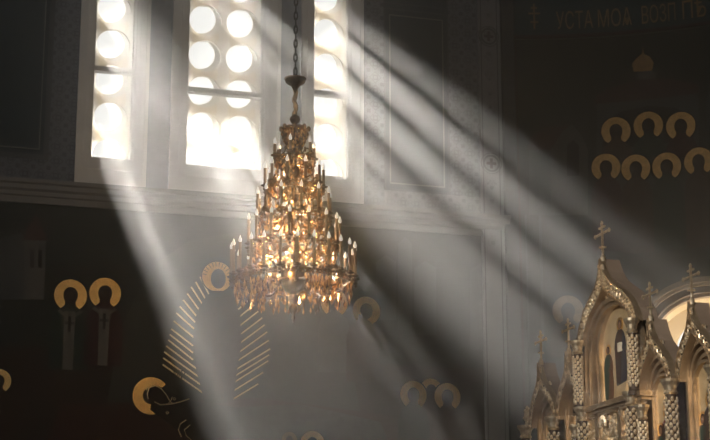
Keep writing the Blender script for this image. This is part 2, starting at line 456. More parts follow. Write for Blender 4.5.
# ---- windows
def lattice_mat(name, base, tint, cell, u0, z0, amount, strength):
    m = bpy.data.materials.new(name); m.use_nodes = True; nt = m.node_tree; N = nt.nodes; L = nt.links
    tc = N.new('ShaderNodeTexCoord'); sp = N.new('ShaderNodeSeparateXYZ'); L.new(tc.outputs['Object'], sp.inputs[0])
    fx = mnode(nt, 'SUBTRACT', mnode(nt, 'FRACT', mnode(nt, 'ADD', mnode(nt, 'DIVIDE', mnode(nt, 'SUBTRACT', sp.outputs[0], u0), cell[0]), 40.0)), .5)
    fz = mnode(nt, 'SUBTRACT', mnode(nt, 'FRACT', mnode(nt, 'ADD', mnode(nt, 'DIVIDE', mnode(nt, 'SUBTRACT', sp.outputs[2], z0), cell[1]), 40.0)), .5)
    dx = mnode(nt, 'MULTIPLY', fx, cell[0]); dz = mnode(nt, 'MULTIPLY', fz, cell[1])
    rr = mnode(nt, 'SQRT', mnode(nt, 'ADD', mnode(nt, 'MULTIPLY', dx, dx), mnode(nt, 'MULTIPLY', dz, dz)))
    ins = mnode(nt, 'LESS_THAN', rr, cell[0] * .36)
    mx = N.new('ShaderNodeMix'); mx.data_type = 'RGBA'; L.new(ins, mx.inputs[0])
    mx.inputs[6].default_value = tuple(base) + (1,); mx.inputs[7].default_value = tuple(tint) + (1,)
    t = N.new('ShaderNodeBsdfTranslucent'); L.new(mx.outputs[2], t.inputs[0])
    d = N.new('ShaderNodeBsdfDiffuse'); L.new(mx.outputs[2], d.inputs[0])
    ms = N.new('ShaderNodeMixShader'); ms.inputs[0].default_value = amount
    L.new(d.outputs[0], ms.inputs[1]); L.new(t.outputs[0], ms.inputs[2]); L.new(ms.outputs[0], N['Material Output'].inputs['Surface'])
    return m
def lattice(u0, u1, z0, z1, cols, pitch, zc0, rad, y0, y1, ox=0.0, oz=0.0):
    """plate with round holes; cell rows are centred on zc0 + k*pitch"""
    mb = MB(); cw = (u1 - u0) / cols; SEG = 32
    k0 = math.floor((z0 - zc0) / pitch + .5); k1 = math.ceil((z1 - zc0) / pitch - .5)
    for k in range(k0, k1 + 1):
        za, zb = max(zc0 + (k - .5) * pitch, z0), min(zc0 + (k + .5) * pitch, z1)
        if zb - za < .01: continue
        for c_ in range(cols):
            ua, ue = u0 + c_ * cw, u0 + (c_ + 1) * cw; cx, cz = (ua + ue) / 2 + ox, zc0 + k * pitch + oz
            if not (za + .02 < cz < zb - .02):
                # the hole is cut by the pane edge: keep a flat segment either side
                pass
            vs = []; fs = []
            for i in range(SEG):
                a = 2 * math.pi * i / SEG; ca, sa = math.cos(a), math.sin(a)
                ix = cx + rad * ca; iz = min(max(cz + rad * sa, za), zb); ix = min(max(ix, ua + .01), ue - .01)
                s_ = 1 / max(abs(ca), abs(sa)); exx = (ua + ue) / 2 + ca * s_ * cw / 2; ez = (za + zb) / 2 + sa * s_ * (zb - za) / 2
                vs += [(ix, y0, iz), (exx, y0, ez), (ix, y1, iz), (exx, y1, ez)]
            for i in range(SEG):
                a = i * 4; b = ((i + 1) % SEG) * 4
                fs += [(a, b, b + 1, a + 1), (a + 2, a + 3, b + 3, b + 2), (a, a + 2, b + 2, b)]
            mb.add(vs, fs)
    return mb
def glass_mat():
    m = bpy.data.materials.new('window_glass'); m.use_nodes = True; nt = m.node_tree; N = nt.nodes; L = nt.links
    N.remove(N['Principled BSDF'])
    t = N.new('ShaderNodeBsdfTransparent'); t.inputs[0].default_value = (.97, .97, .96, 1)
    g = N.new('ShaderNodeBsdfGlossy'); g.inputs['Roughness'].default_value = .05
    f = N.new('ShaderNodeFresnel'); f.inputs[0].default_value = 1.3
    ms = N.new('ShaderNodeMixShader'); L.new(f.outputs[0], ms.inputs[0]); L.new(t.outputs[0], ms.inputs[1]); L.new(g.outputs[0], ms.inputs[2])
    L.new(ms.outputs[0], N['Material Output'].inputs['Surface']); return m
M['glass'] = glass_mat()
circ_rows = [(112, 41), (204, 52), (329, 64)]
pitch_ref = (bw(204, 17)[1] - bw(203, 125)[1]) / 3.0
for n, w in enumerate(WIN):
    u0, u1, f0, f1, zt = w; cols = 2 if n == 1 else 1
    E = empty('window_%d' % (n + 1), frame=BACK, kind='structure')
    # surround: outer flat board, stepped inner moulding, sill board
    mb = MB(); D = .11
    mb.box(f0, u0 - .02, -D, 0, ZF, ZT + .3).box(u1 + .02, f1, -D, 0, ZF, ZT + .3).box(u0 - .02, u1 + .02, -D, 0, ZF, ZG - .02).box(u0 - .02, u1 + .02, -D, 0, ZT, ZT + .3)
    e = .06
    mb.box(f0 - .01, f0 + e, -D - .035, -D, ZF, ZT + .3).box(f1 - e, f1 + .01, -D - .035, -D, ZF, ZT + .3).box(f0 + e, f1 - e, -D - .035, -D, ZF, ZF + .08)
    g = .13
    mb.box(u0 - g, u0 - g + .035, -D - .02, -D, ZG - .2, ZT).box(u1 + g - .035, u1 + g, -D - .02, -D, ZG - .2, ZT).box(u0 - g, u1 + g, -D - .02, -D, ZG - .23, ZG - .195)
    mb.build('window_frame', M['stone'], E)
    # sash and transom
    sb = MB(); t = .035
    sb.box(u0 - .02, u0 + t, -.06, .10, ZG - .02, ZT).box(u1 - t, u1 + .02, -.06, .10, ZG - .02, ZT).box(u0 + t, u1 - t, -.06, .10, ZG - .02, ZG + t).box(u0 + t, u1 - t, -.06, .10, ZT - t, ZT)
    sb.build('sash', M['stone'], E)
    MB().box(u0 + t, u1 - t, -.075, .10, zt - .05, zt + .05).box(u0 + t, u1 - t, -.09, -.075, zt - .02, zt + .02).build('transom', M['stone'], E)
    zc0 = bw(*circ_rows[n])[1]; cw = (u1 - u0) / cols
    lm = lattice_mat('lattice_screen_%d' % n, (.84, .81, .76), (.80, .74, .65), (cw, pitch_ref), u0, zc0, .85, 1)
    lm2 = lattice_mat('outer_lattice_%d' % n, (.78, .76, .72), (.78, .76, .72), (cw, pitch_ref), u0, zc0, .2, 1)
    rad = cw * (.405 if n != 1 else .425)
    lattice(u0 + .02, u1 - .02, ZG, ZT, cols, pitch_ref, zc0 - .03, rad, .14, .20).build('lattice_screen', lm, E)
    lattice(u0, u1, ZG, ZT, cols, pitch_ref, zc0 - .03, rad * .97, .34, .38, ox=-.07 * cw / .8, oz=.11).build('outer_lattice', lm2, E)
    MB().box(u0 + t, u1 - t, .115, .121, ZG, zt - .05).box(u0 + t, u1 - t, .115, .121, zt + .05, ZT - t).build('window_pane', M['glass'], E)

# ---- corner pilaster between the window wall and the apse
pc0, pc1 = bw(479, 120)[0], bw(508, 120)[0]
pil = empty('trim_7', frame=BACK, kind='structure')
MB().box(pc0, pc1, -.10, 0, 0, ZTOP).build('pilaster_face', M['plaster_light'], pil)
MB().box(pc1 - .18, pc1 + .1, -.20, -.10, 0, ZTOP).build('pilaster_edge', mat('dark_edge_paint', (.05, .05, .055), .8), pil)
for s_ in (.03, .40):
    MB().box(pc0 + s_, pc0 + s_ + .02, -.108, -.10, 0, ZTOP).build('painted_line', M['band_paint'], pil)
for (px, py) in ((487, 38), (492, 165), (481, -40)):
    cu, cz = bw(px, py); cu = pc0 + .22
    m_ = MB().ring((cu, cz), .15, .19, 0, 2 * math.pi, -.112, -.10).ring((cu, cz), .22, .235, 0, 2 * math.pi, -.112, -.10)
    m_.build('painted_medallion_ring', M['band_paint'], pil)
    MB().box(cu - .11, cu + .11, -.114, -.10, cz - .03, cz + .03).box(cu - .03, cu + .03, -.114, -.10, cz - .11, cz + .11).build('painted_cross', M['robe_red'], pil)
    for k in range(4):
        zz = cz - .45 - k * .42
        MB().poly([(cu, zz - .15), (cu + .12, zz), (cu, zz + .15), (cu - .12, zz)], -.109, -.10).build('painted_lozenge', M['border_light'], pil)

# ---- curved apse wall on the right
CORNER = BACK.o + BACK.d * U_END; CORNER.z = 0
PHI0 = R(3.0); RAD = 9.0
CEN = CORNER + RAD * Vector((math.sin(PHI0), -math.cos(PHI0), 0))
ARC = RAD * R(80)
def AP(s, off, z):
    """point on the apse wall: s metres from the corner, off metres behind its face"""
    if s <= ARC:
        ph = PHI0 - s / RAD; n = Vector((math.sin(ph), -math.cos(ph), 0)); p = CEN - (RAD + off) * n
    else:
        ph = PHI0 - ARC / RAD; n = Vector((math.sin(ph), -math.cos(ph), 0)); t = Vector((math.cos(ph), math.sin(ph), 0)); p = CEN - (RAD + off) * n + t * (s - ARC)
    return (p.x, p.y, z)
def apx(px, py):
    r = ray(px, py); q = EYE - CEN; a = r.x ** 2 + r.y ** 2; b = 2 * (q.x * r.x + q.y * r.y); c_ = q.x ** 2 + q.y ** 2 - RAD ** 2
    t = (-b + math.sqrt(b * b - 4 * a * c_)) / (2 * a); P = EYE + r * t; nn = CEN - P
    ph = math.atan2(nn.x, -nn.y); return (PHI0 - ph) * RAD, P.z
amap = lambda v: AP(v[0], v[1], v[2])
ARCH_S, ARCH_Z = apx(707, 338)
ASX = 1.22
AR = apx(707, 338 - 52)[1] - ARCH_Z              # radius of the arched opening
z_sill_arch = ARCH_Z - 2.4
mb = MB()
ss = [i * .3 for i in range(int(ARC / .3) + 1)]
ss = sorted(set([round(x, 4) for x in ss if abs(x - ARCH_S) > AR * ASX + .12] + [ARC, ARC + 34]))
z_band = apx(600, 34)[1]
# plain bays either side of the arched window, then the bay that holds it
segs = [(ss[i], ss[i + 1]) for i in range(len(ss) - 1)]
for a, b in segs:
    if a < ARCH_S < b:
        HB = (a, b); continue
    for z0, z1 in ((0, z_band), (z_band, ZTOP)):
        mb.add([(a, 0, z0), (b, 0, z0), (b, 0, z1), (a, 0, z1)], [(0, 1, 2, 3)])
a, b = HB; NA = 24
outl = [(ARCH_S - AR * ASX, z_sill_arch)] + [(ARCH_S + AR * ASX * math.cos(math.pi - math.pi * i / NA), ARCH_Z + AR * math.sin(math.pi * i / NA)) for i in range(NA + 1)] + [(ARCH_S + AR * ASX, z_sill_arch)]
ztop_bay = ARCH_Z + AR + .2
def sub(a_, b_, z0, z1):
    k = max(1, int((b_ - a_) / .3 + .9))
    for i in range(k):
        p, q = a_ + (b_ - a_) * i / k, a_ + (b_ - a_) * (i + 1) / k
        mb.add([(p, 0, z0), (q, 0, z0), (q, 0, z1), (p, 0, z1)], [(0, 1, 2, 3)])
sub(a, b, ztop_bay, ZTOP); sub(a, b, 0, z_sill_arch)
AX = AR * ASX
sub(a, ARCH_S - AX, z_sill_arch, ARCH_Z); sub(ARCH_S + AX, b, z_sill_arch, ARCH_Z)
sub(a, ARCH_S - AX, ARCH_Z, ztop_bay); sub(ARCH_S + AX, b, ARCH_Z, ztop_bay)
for i in range(NA):
    p, q = outl[1 + i], outl[2 + i]
    mb.add([(p[0], 0, p[1]), (q[0], 0, q[1]), (q[0], 0, ztop_bay), (p[0], 0, ztop_bay)], [(0, 1, 2, 3)])
me = bpy.data.meshes.new('wall_right'); me.from_pydata([amap(v) for v in mb.v], [], mb.f); me.materials.append(M['apse_ground'])
wr = bpy.data.objects.new('wall_right', me); col.objects.link(wr); struct(wr)
# arched window in the apse: mouldings, cream reveal, inner frame with glazing
win4 = empty('window_4', kind='structure')
def arch_band(r0, r1, y0, y1, legs=True):
    m_ = MB().ring((ARCH_S, ARCH_Z), r0, r1, 0, math.pi, y0, y1, 48, sx=ASX)
    if legs: m_.box(ARCH_S - r1 * ASX, ARCH_S - r0 * ASX, y0, y1, z_sill_arch, ARCH_Z).box(ARCH_S + r0 * ASX, ARCH_S + r1 * ASX, y0, y1, z_sill_arch, ARCH_Z)
    return m_
arch_band(AR * 1.06, AR * 1.16, -.16, .0).build('outer_moulding', M['arch_outer'], win4, mapf=amap)
arch_band(AR * 1.0, AR * 1.06, -.10, .0).build('inner_moulding', M['arch_outer'], win4, mapf=amap)
arch_band(AR * .88, AR * 1.0, -.02, .22).build('dark_moulding', M['arch_dark'], win4, mapf=amap)
arch_band(AR * .82, AR * .88, .12, .30).build('roll_moulding', M['arch_outer'], win4, mapf=amap)
arch_band(AR * .84, AR * .92, .28, 1.0).build('reveal', M['cream'], win4, mapf=amap)
arch_band(AR * .56, AR * .86, .92, 1.0).build('inner_frame', M['cream'], win4, mapf=amap)
MB().box(ARCH_S - .05, ARCH_S + .05, .93, .99, z_sill_arch, ARCH_Z + AR * .57).build('mullion', M['cream'], win4, mapf=amap)
MB().box(ARCH_S - AX, ARCH_S + AX, -.1, 1.0, z_sill_arch - .1, z_sill_arch).build('window_sill', M['cream'], win4, mapf=amap)
MB().box(ARCH_S - AX * .57, ARCH_S + AX * .57, .95, .956, z_sill_arch, ARCH_Z + AR * .57).build('window_pane', M['glass'], win4, mapf=amap)

al = bpy.data.lights.new('altar_lamp', 'POINT'); al.energy = 150; al.color = (1, .80, .52); al.shadow_soft_size = .15
alo = bpy.data.objects.new('altar_lamp', al); alo.location = AP(ARCH_S - .1, .25, ARCH_Z - 1.1); col.objects.link(alo)

# ================================================================== FRESCOES
def saint(parent, cx, cz, r, robe, y=-.004, body=3.2, stole=False, hfac=.50, mapf=None, stoop=0.0, width=2.4, name='painted_saint', sx=1.0, goldm=None, cov=0.0):
    """halo with a dark head, shoulders and vestment below it"""
    E = empty(name, parent=parent)
    MB().poly(circle(cx, cz, r, 40, sx), y - .006, y).build('halo', goldm or M['gold'], E, mapf=mapf)
    MB().ring((cx, cz), r * 1.0, r * 1.07, 0, 2 * math.pi, y - .007, y, mi=0, sx=sx).build('halo_outline', M['dark'], E, mapf=mapf)
    # vestment
    w = r * width * .5; x0 = cx + stoop * r
    pts = [(x0 - w, cz - r * body), (x0 - w * .98, cz - r * 1.9), (x0 - w * .78, cz - r * 1.15), (x0 - r * .34 * sx, cz - r * .62), (x0 - r * .3 * sx, cz - r * .3), (x0 + r * .3 * sx, cz - r * .3), (x0 + r * .34 * sx, cz - r * .62), (x0 + w * .78, cz - r * 1.15), (x0 + w * .98, cz - r * 1.9), (x0 + w, cz - r * body)]
    MB().poly(pts, y - .010, y - .001).build('vestment', robe, E, mapf=mapf)
    if stole:
        MB().poly([(x0 - r * .34, cz - r * 1.0), (x0 + r * .34, cz - r * 1.0), (x0 + r * .3, cz - r * body), (x0 - r * .3, cz - r * body)], y - .012, y - .002).build('stole', M['stole'], E, mapf=mapf)
        zc = cz - r * 1.75
        MB().box(x0 - .028, x0 + .028, y - .014, y - .003, zc - r * .55, zc + r * .45).box(x0 - r * .28, x0 + r * .28, y - .014, y - .003, zc - .02, zc + .035).build('painted_cross', M['dark'], E, mapf=mapf)
        for sgn in (-1, 1):
            MB().poly([(x0 + sgn * r * .62, cz - r * .9), (x0 + sgn * r * .8, cz - r * 1.02), (x0 + sgn * r * .1, cz - r * 1.5), (x0 + sgn * r * .05, cz - r * 1.34)][::sgn], y - .013, y - .003).build('stole_band', M['stole'], E, mapf=mapf)
    head = [(cx + r * hfac * .88 * sx * math.cos(a), cz + r * .02 + r * hfac * math.sin(a) * (1.0 if math.sin(a) > 0 else 1.2)) for a in [2 * math.pi * i / 28 for i in range(28)]]
    MB().poly(head, y - .013, y - .002).build('head', M['skin'], E, mapf=mapf)
    return E

fr = empty('dormition_fresco', 'wide dark fresco with gold halos and radiating gold rays below the tall windows', 'fresco', frame=BACK)
B = lambda px, py: bw(px, py)
# painted city building far left
x0, z0 = B(2, 300); x1, z1 = B(48, 232)
b_ = empty('painted_building', parent=fr)
MB().poly([B(-10, 300), B(-10, 240), B(22, 233), B(24, 240), B(26, 300)], -.012, 0).build('wall_face', M['church_paint'], b_)
MB().poly([B(24, 300), B(24, 238), B(36, 216), B(46, 240), B(44, 300)], -.016, 0).build('tower', M['robe_grey'], b_)
MB().poly([B(22, 240), B(36, 214), B(48, 241)], -.022, 0).build('gable', M['roof_paint'], b_)
for px in (30, 38):
    MB().poly([B(px, 268), B(px, 250), B(px + 4, 250), B(px + 4, 268)], -.021, 0).build('painted_window', M['dark'], b_)
# hillside and bier
hill = [B(100, 440), B(120, 330), B(150, 268), B(190, 240), B(240, 232), B(300, 250), B(340, 300), B(365, 440)]
MB().poly(hill, -.010, 0).build('aureole', mat('aureole_paint', (.040, .042, .036), .8, c2=(.06, .058, .048), scale=2.2), fr)
MB().poly([B(40, 470), B(60, 405), B(150, 402), B(260, 398), B(460, 425), B(470, 470)], -.016, 0).build('bier', mat('bier_paint', (.045, .018, .014), .8, c2=(.070, .032, .022), scale=2.5), fr)
MB().poly([B(200, 470), B(225, 408), B(300, 404), B(380, 422), B(400, 470)], -.020, 0).build('bier_cloth', mat('bier_cloth_paint', (.075, .075, .07), .8, c2=(.045, .04, .038), scale=5), fr)
# central standing figure
r_ = abs(B(217, 262)[1] - B(217, 277)[1])
E = empty('painted_christ', parent=fr); E.name = 'painted_standing_saint'
MB().poly(circle(*B(217, 277), r_, 40), -.022, -.012).build('halo', M['gold'], E)
MB().ring(B(217, 277), r_, r_ * 1.08, 0, 2 * math.pi, -.023, -.012).build('halo_outline', M['dark'], E)
for a in range(0, 180, 15):
    aa = R(a + 7); cx, cz = B(217, 277)
    MB().poly([(cx + r_ * q * math.cos(aa + e), cz + r_ * q * math.sin(aa + e)) for q, e in ((.70, -.02), (.97, -.02), (.97, .02), (.70, .02))], -.025, -.02).build('halo_ray', M['robe_brown'], E)
MB().poly([B(205, 404), B(196, 370), B(193, 335), B(197, 312), B(206, 296), B(213, 291), B(222, 291), B(232, 297), B(240, 315), B(241, 345), B(236, 375), B(233, 402)], -.026, -.012).build('robe', mat('umber_robe_paint', (.035, .026, .020), .85, c2=(.055, .042, .034), scale=3), E)
MB().poly([B(211, 330), B(209, 306), B(216, 300), B(220, 340), B(224, 400), B(214, 402)], -.029, -.012).build('robe_fold', M['robe_brown'], E)
MB().poly([(B(218, 279)[0] + .15 * math.cos(a), B(218, 279)[1] + .20 * math.sin(a)) for a in [2 * math.pi * i / 24 for i in range(24)]], -.031, -.014).build('head', M['skin'], E)
# rays of the mandorla: thin gold strokes either side
def lerp_path(pts, t_):
    x = t_ * (len(pts) - 1); i = min(int(x), len(pts) - 2); f_ = x - i
    return tuple(pts[i][k] * (1 - f_) + pts[i + 1][k] * f_ for k in (0, 1))
LO = [(200, 277), (191, 287), (183, 300), (176, 313), (171, 329), (168, 340), (164, 352), (162.4, 364.5)]
LI = [(209, 295), (202, 304), (196, 316), (194, 329), (193, 346), (193, 360), (200, 378), (207, 396)]
RO = [(242, 297), (254, 305), (262, 318), (267, 332), (270, 349), (268, 361), (258, 384)]
RI = [(238, 301), (238, 318), (241, 334), (238, 353), (232, 372), (231.5, 384), (231.5, 400)]
rays_l = [lerp_path(LO, i / 14) + lerp_path(LI, i / 14) for i in range(15)]
rays_r = [lerp_path(RI, i / 12) + lerp_path(RO, i / 12) for i in range(13)]
for (a_, b_2, c_2, d_2) in rays_l + rays_r:
    p, q = Vector(B(a_, b_2)), Vector(B(c_2, d_2)); n_ = Vector((-(q - p).y, (q - p).x)).normalized() * .016
    MB().poly([p + n_, q + n_, q - n_, p - n_], -.021, -.010).build('gold_ray', M['gold_line'], fr)
# pair of bishops, left
rr_ = abs(B(70, 279)[1] - B(70, 295)[1])
saint(fr, *B(70.5, 295.5), rr_, M['robe_green'], stole=True, body=4.6, y=-.01)
saint(fr, *B(105, 293.5), rr_ * .98, M['robe_red'], stole=True, body=4.6, y=-.01)
saint(fr, *B(-1, 381), rr_ * .72, M['robe_brown'], body=3)
# reclining figure on the bier: tilted halo, gold contour of the veil
cx, cz = B(151, 396); E = empty('painted_reclining_saint', parent=fr)
MB().ring((cx, cz), rr_ * .52, rr_ * 1.15, R(40), R(320), -.024, -.012, 48).build('halo', M['gold'], E)
MB().poly(circle(cx + .10, cz - .0, rr_ * .62, 28), -.026, -.014).build('head', M['skin'], E)
MB().poly([B(150, 372 + 38), B(152, 397), B(158, 387), B(170, 392), B(190, 401), B(240, 408), B(240, 440), B(190, 440)], -.025, -.014).build('shroud', M['dark'], E)
def contour(pts, w, nm='gold_contour'):
    return MB().tube([(B(*p)[0], -.03, B(*p)[1]) for p in pts], w, 5).build(nm, M['gold_line'], E)
contour([(148, 399), (147, 394), (149, 388), (155, 386), (161, 389), (166, 395), (170, 402), (173, 404)], .012)
contour([(154, 402), (160, 405), (172, 404), (180, 402), (189, 399)], .014)
contour([(168, 404), (171, 400), (172, 397)], .009)
contour([(186, 420), (180, 424), (178, 430), (181, 437)], .012)
contour([(190, 425), (184, 430), (186, 436), (192, 441)], .010)
for px, py in ((147, 389), (174, 399), (167, 413)):
    c_ = B(px, py); MB().ring(c_, .015, .028, 0, 2 * math.pi, -.03, -.02, 12).build('gold_star', M['gold_line'], E)
# figures to the right
saint(fr, *B(366, 311), rr_ * .93, M['robe_brown'], body=5, y=-.02, stoop=-.25)
saint(fr, *B(334, 303), rr_ * .90, M['robe_grey'], body=5, y=-.012)
saint(fr, *B(431, 391), rr_ * .80, M['robe_brown'], body=4, y=-.012)
saint(fr, *B(413, 395), rr_ * .90, M['robe_green'], body=4, y=-.022)
saint(fr, *B(447, 397), rr_ * .90, M['robe_brown'], body=4, y=-.022)
saint(fr, *B(312, 444), rr_ * .80, M['robe_brown'], body=3, y=-.026)
saint(fr, *B(289, 440), rr_ * .50, M['robe_grey'], body=3, y=-.026, goldm=M['gold_dull'])
# faint painted town behind the right group
tw = empty('painted_town', parent=fr)
for (a_, b_2, c_2, d_2) in ((376, 262, 396, 320), (398, 244, 412, 330), (414, 268, 436, 335), (470, 270, 492, 350)):
    MB().poly([B(a_, d_2), B(a_, b_2), B((a_ + c_2) / 2, b_2 - 7), B(c_2, b_2), B(c_2, d_2)], -.010, 0).build('painted_house', M['church_paint'], tw)
def wtext(nm, s, px, py, pw, ph, m_, par=fr):
    x, z = B(px, py + ph); x1 = B(px + pw, py)[0]; z1 = B(px, py)[1]
    return text_mesh(nm, s, x, z, x1 - x, z1 - z, -.024, m_, par)
wtext('lettering', 'УСПЕНІЕ', 119, 231, 44, 10, M['ink'])
wtext('lettering', 'С ДІОНИСІЙ', 53, 271, 33, 4, M['robe_red'])
wtext('lettering', 'С ІЕРОФЕЙ', 91, 269, 38, 4, M['robe_red'])
wtext('lettering', 'МР', 173, 370, 12, 9, M['ink'])

# ---- apse fresco
af = empty('apse_fresco', 'dark curved wall fresco of haloed saints before a domed church on the right', 'fresco')
A = apx
def apoly(pts, y, m_, nm, par, sub_=1):
    MB().poly([A(*p) for p in pts], -y, 0).build(nm, m_, par, mapf=amap)
def strip(par, nm, pxs, ytop, ybot, y, m_):
    """long curved strip following the wall"""
    mb = MB(); s0, s1 = A(pxs[0], 50)[0], A(pxs[1], 50)[0]; n = 24
    for i in range(n):
        a, b = s0 + (s1 - s0) * i / n, s0 + (s1 - s0) * (i + 1) / n
        mb.box(a, b, -y, 0, ybot, ytop)
    return mb.build(nm, m_, par, mapf=amap)
zb0 = A(600, 34)[1]
strip(af, 'inscription_band', (512, 760), zb0 + .95, zb0, .02, M['band_blue'])
strip(af, 'band_border', (512, 760), zb0 + .02, zb0 - .05, .035, M['robe_red'])
strip(af, 'band_border', (512, 760), zb0 - .07, zb0 - .09, .03, M['robe_grey'])
SIDE = A(516, 100)[0]
mb = MB().box(SIDE, SIDE + .04, -.02, 0, 4, zb0 - .09); mb.build('side_border', M['robe_red'], af, mapf=amap)
def atext(s, px, pw, pz, ph, m_):
    x = A(px, 20)[0]; x1 = A(px + pw, 20)[0]
    return text_mesh('lettering', s, x, zb0 + pz, x1 - x, ph, -.022, m_, af, mapf=amap)
atext('УСТА', 556, 37, .14, .42, M['letter_gold'])
atext('МОѦ', 598, 34, .14, .42, M['letter_gold'])
atext('ВОЗП', 642, 34, .14, .42, M['letter_gold'])
atext('ПѢ', 683, 24, .14, .42, M['letter_gold'])
cxp = A(534, 15)[0]
MB().box(cxp - .02, cxp + .02, -.03, 0, zb0 + .15, zb0 + .75).box(cxp - .13, cxp + .13, -.03, 0, zb0 + .5, zb0 + .54).box(cxp - .07, cxp + .07, -.03, 0, zb0 + .63, zb0 + .67).box(cxp - .09, cxp + .09, -.03, 0, zb0 + .30, zb0 + .34).build('painted_cross', M['letter_gold'], af, mapf=amap)
# painted domed church
ch = empty('painted_church', parent=af)
apoly([(596, 210), (597, 104), (698, 92), (700, 210)], .010, M['church_paint'], 'nave', ch)
apoly([(593, 104), (596, 96), (610, 88), (640, 79), (670, 79), (697, 84), (700, 93)], .014, M['roof_paint'], 'roof', ch)
apoly([(637, 80), (638, 73), (648, 70), (656, 73), (656, 79)], .018, M['robe_grey'], 'drum', ch)
apoly([(634, 72), (632, 64), (637, 58), (642, 54), (643, 46), (644, 54), (650, 57), (654, 63), (652, 71)], .020, M['gold_dull'], 'dome', ch)
apoly([(602, 150), (606, 125), (620, 112), (648, 106), (676, 108), (690, 118), (693, 140)], .018, M['dark'], 'archway', ch)
apoly([(529, 215), (529, 150), (534, 136), (548, 128), (568, 124), (580, 215)], .010, M['church_paint'], 'side_chapel', ch)
apoly([(527, 150), (532, 136), (546, 127), (571, 124), (552, 150)], .014, M['roof_paint'], 'side_roof', ch)
apoly([(551, 166), (551, 150), (562, 132), (572, 124), (582, 136), (588, 150), (588, 215), (551, 215)], .016, M['robe_grey'], 'porch', ch)
apoly([(567, 176), (567, 146), (573, 140), (579, 146), (579, 176)], .020, M['dark'], 'painted_window', ch)
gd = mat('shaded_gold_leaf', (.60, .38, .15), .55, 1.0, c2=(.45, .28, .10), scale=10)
ra = abs(A(620, 118)[1] - A(620, 132)[1])
for (px, py, rb) in ((616, 131.5, 'robe_brown'), (648.5, 126, 'robe_green'), (681, 126.5, 'robe_red')):
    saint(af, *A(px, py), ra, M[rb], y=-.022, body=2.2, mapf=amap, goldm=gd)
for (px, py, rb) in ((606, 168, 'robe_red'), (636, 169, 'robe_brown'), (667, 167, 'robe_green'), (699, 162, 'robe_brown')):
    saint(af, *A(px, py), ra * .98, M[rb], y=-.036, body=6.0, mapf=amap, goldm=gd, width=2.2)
# single halo lower down beside the iconostasis
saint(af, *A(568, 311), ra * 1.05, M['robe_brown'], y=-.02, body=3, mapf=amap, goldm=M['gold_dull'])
# ribs of the apse wall
for (px, wd) in ((541, .05), (527, .03)):
    s_ = A(px, 300)[0]
    rb = MB().box(s_, s_ + wd, -.05, 0, 0, A(541, 215)[1]); struct(rb.build('trim_%d' % (8 if px == 541 else 9), M['band_paint'], mapf=amap))

# ================================================================== CHANDELIER
CH = Vector((0, 26, 0)); CH.x = ray(294, 220).x / ray(294, 220).y * 26
def zc(py): r = ray(294, py); return EYE.z + r.z / r.y * 26
PXM = ray(295, 220).y and (26 * math.cos(PITCH) + (zc(220) - 1.6) * math.sin(PITCH)) / FOC      # metres per pixel at the chandelier
chand = empty('chandelier', 'tall tiered gilt chandelier with candle bulbs and amber crystal drops, hung before the windows', 'chandelier', loc=CH)
P = PXM
def lat(nm, prof, m_, par=chand, seg=24, cx=0, cy=0, smooth=True): return MB().lathe(prof, cx, cy, seg).build(nm, m_, par, smooth=smooth)
# chain
mb = MB(); z = zc(76); k = 0
while z < ZTOP - .1:
    a = .026; h_ = .075; pts = []
    for i in range(12):
        q = 2 * math.pi * i / 12; u = a * math.cos(q); v = h_ * math.sin(q)
        pts.append((u if k % 2 == 0 else 0, u if k % 2 else 0, z + h_ + v))
    mb.tube(pts, .014, 5, closed=True); z += h_ * 2 - .03; k += 1
mb.build('chain', M['iron'], chand)
# canopy saucer, figured stem, ball
lat('canopy', [(.0, zc(92)), (2.2 * P, zc(90.5)), (3.2 * P, zc(88)), (4.6 * P, zc(86)), (9.6 * P, zc(83)), (10.8 * P, zc(80.5)), (10.2 * P, zc(79)), (8.5 * P, zc(81)), (5 * P, zc(83)), (2.4 * P, zc(80)), (1.5 * P, zc(76)), (0, zc(75.5))], M['bronze'])
mb = MB()
for i in range(28):
    q = 2 * math.pi * i / 28; mb.ball((10.2 * P * math.cos(q), 10.2 * P * math.sin(q), zc(79)), .018, seg=6, rings=4)
mb.build('canopy_beading', M['brass'], chand)
lat('stem', [(2.6 * P, zc(90)), (1.6 * P, zc(94)), (2.6 * P, zc(97)), (1.4 * P, zc(101)), (2.2 * P, zc(106)), (1.2 * P, zc(110)), (2.4 * P, zc(114)), (1.4 * P, zc(116))], M['brass'], seg=14)
mb = MB()
for i in range(22):
    t_ = i / 21; q = t_ * 9; mb.ball((1.5 * P * math.cos(q), 1.5 * P * math.sin(q), zc(92 + 22 * t_)), .03, .03, .05, 6, 4)
mb.build('stem_foliage', M['brass'], chand)
lat('ball', [(0, zc(125)), (2.5 * P, zc(124.3)), (4.6 * P, zc(122)), (5.6 * P, zc(119.5)), (4.8 * P, zc(117)), (2.6 * P, zc(115.2)), (1.2 * P, zc(114)), (0, zc(114))], M['bronze'])
lat('shaft', [(1.2 * P, zc(280)), (2.2 * P, zc(262)), (3.6 * P, zc(255)), (2, zc(254)) and (2.0 * P, zc(250)), (2 * P, zc(232)), (4.4 * P, zc(226)), (2 * P, zc(220)), (2 * P, zc(206)), (4.6 * P, zc(198)), (2.2 * P, zc(192)), (2.2 * P, zc(180)), (5.6 * P, zc(173)), (5.2 * P, zc(169)), (2.4 * P, zc(165)), (2 * P, zc(150)), (3.8 * P, zc(142)), (3.2 * P, zc(134)), (2.2 * P, zc(128)), (3.6 * P, zc(125))], M['bronze'])
lat('bowl', [(1.5 * P, zc(296)), (4 * P, zc(293.5)), (8.5 * P, zc(291)), (11.5 * P, zc(285)), (12.5 * P, zc(277)), (12 * P, zc(270)), (13 * P, zc(268)), (12.4 * P, zc(265)), (2 * P, zc(264))], M['bronze'])
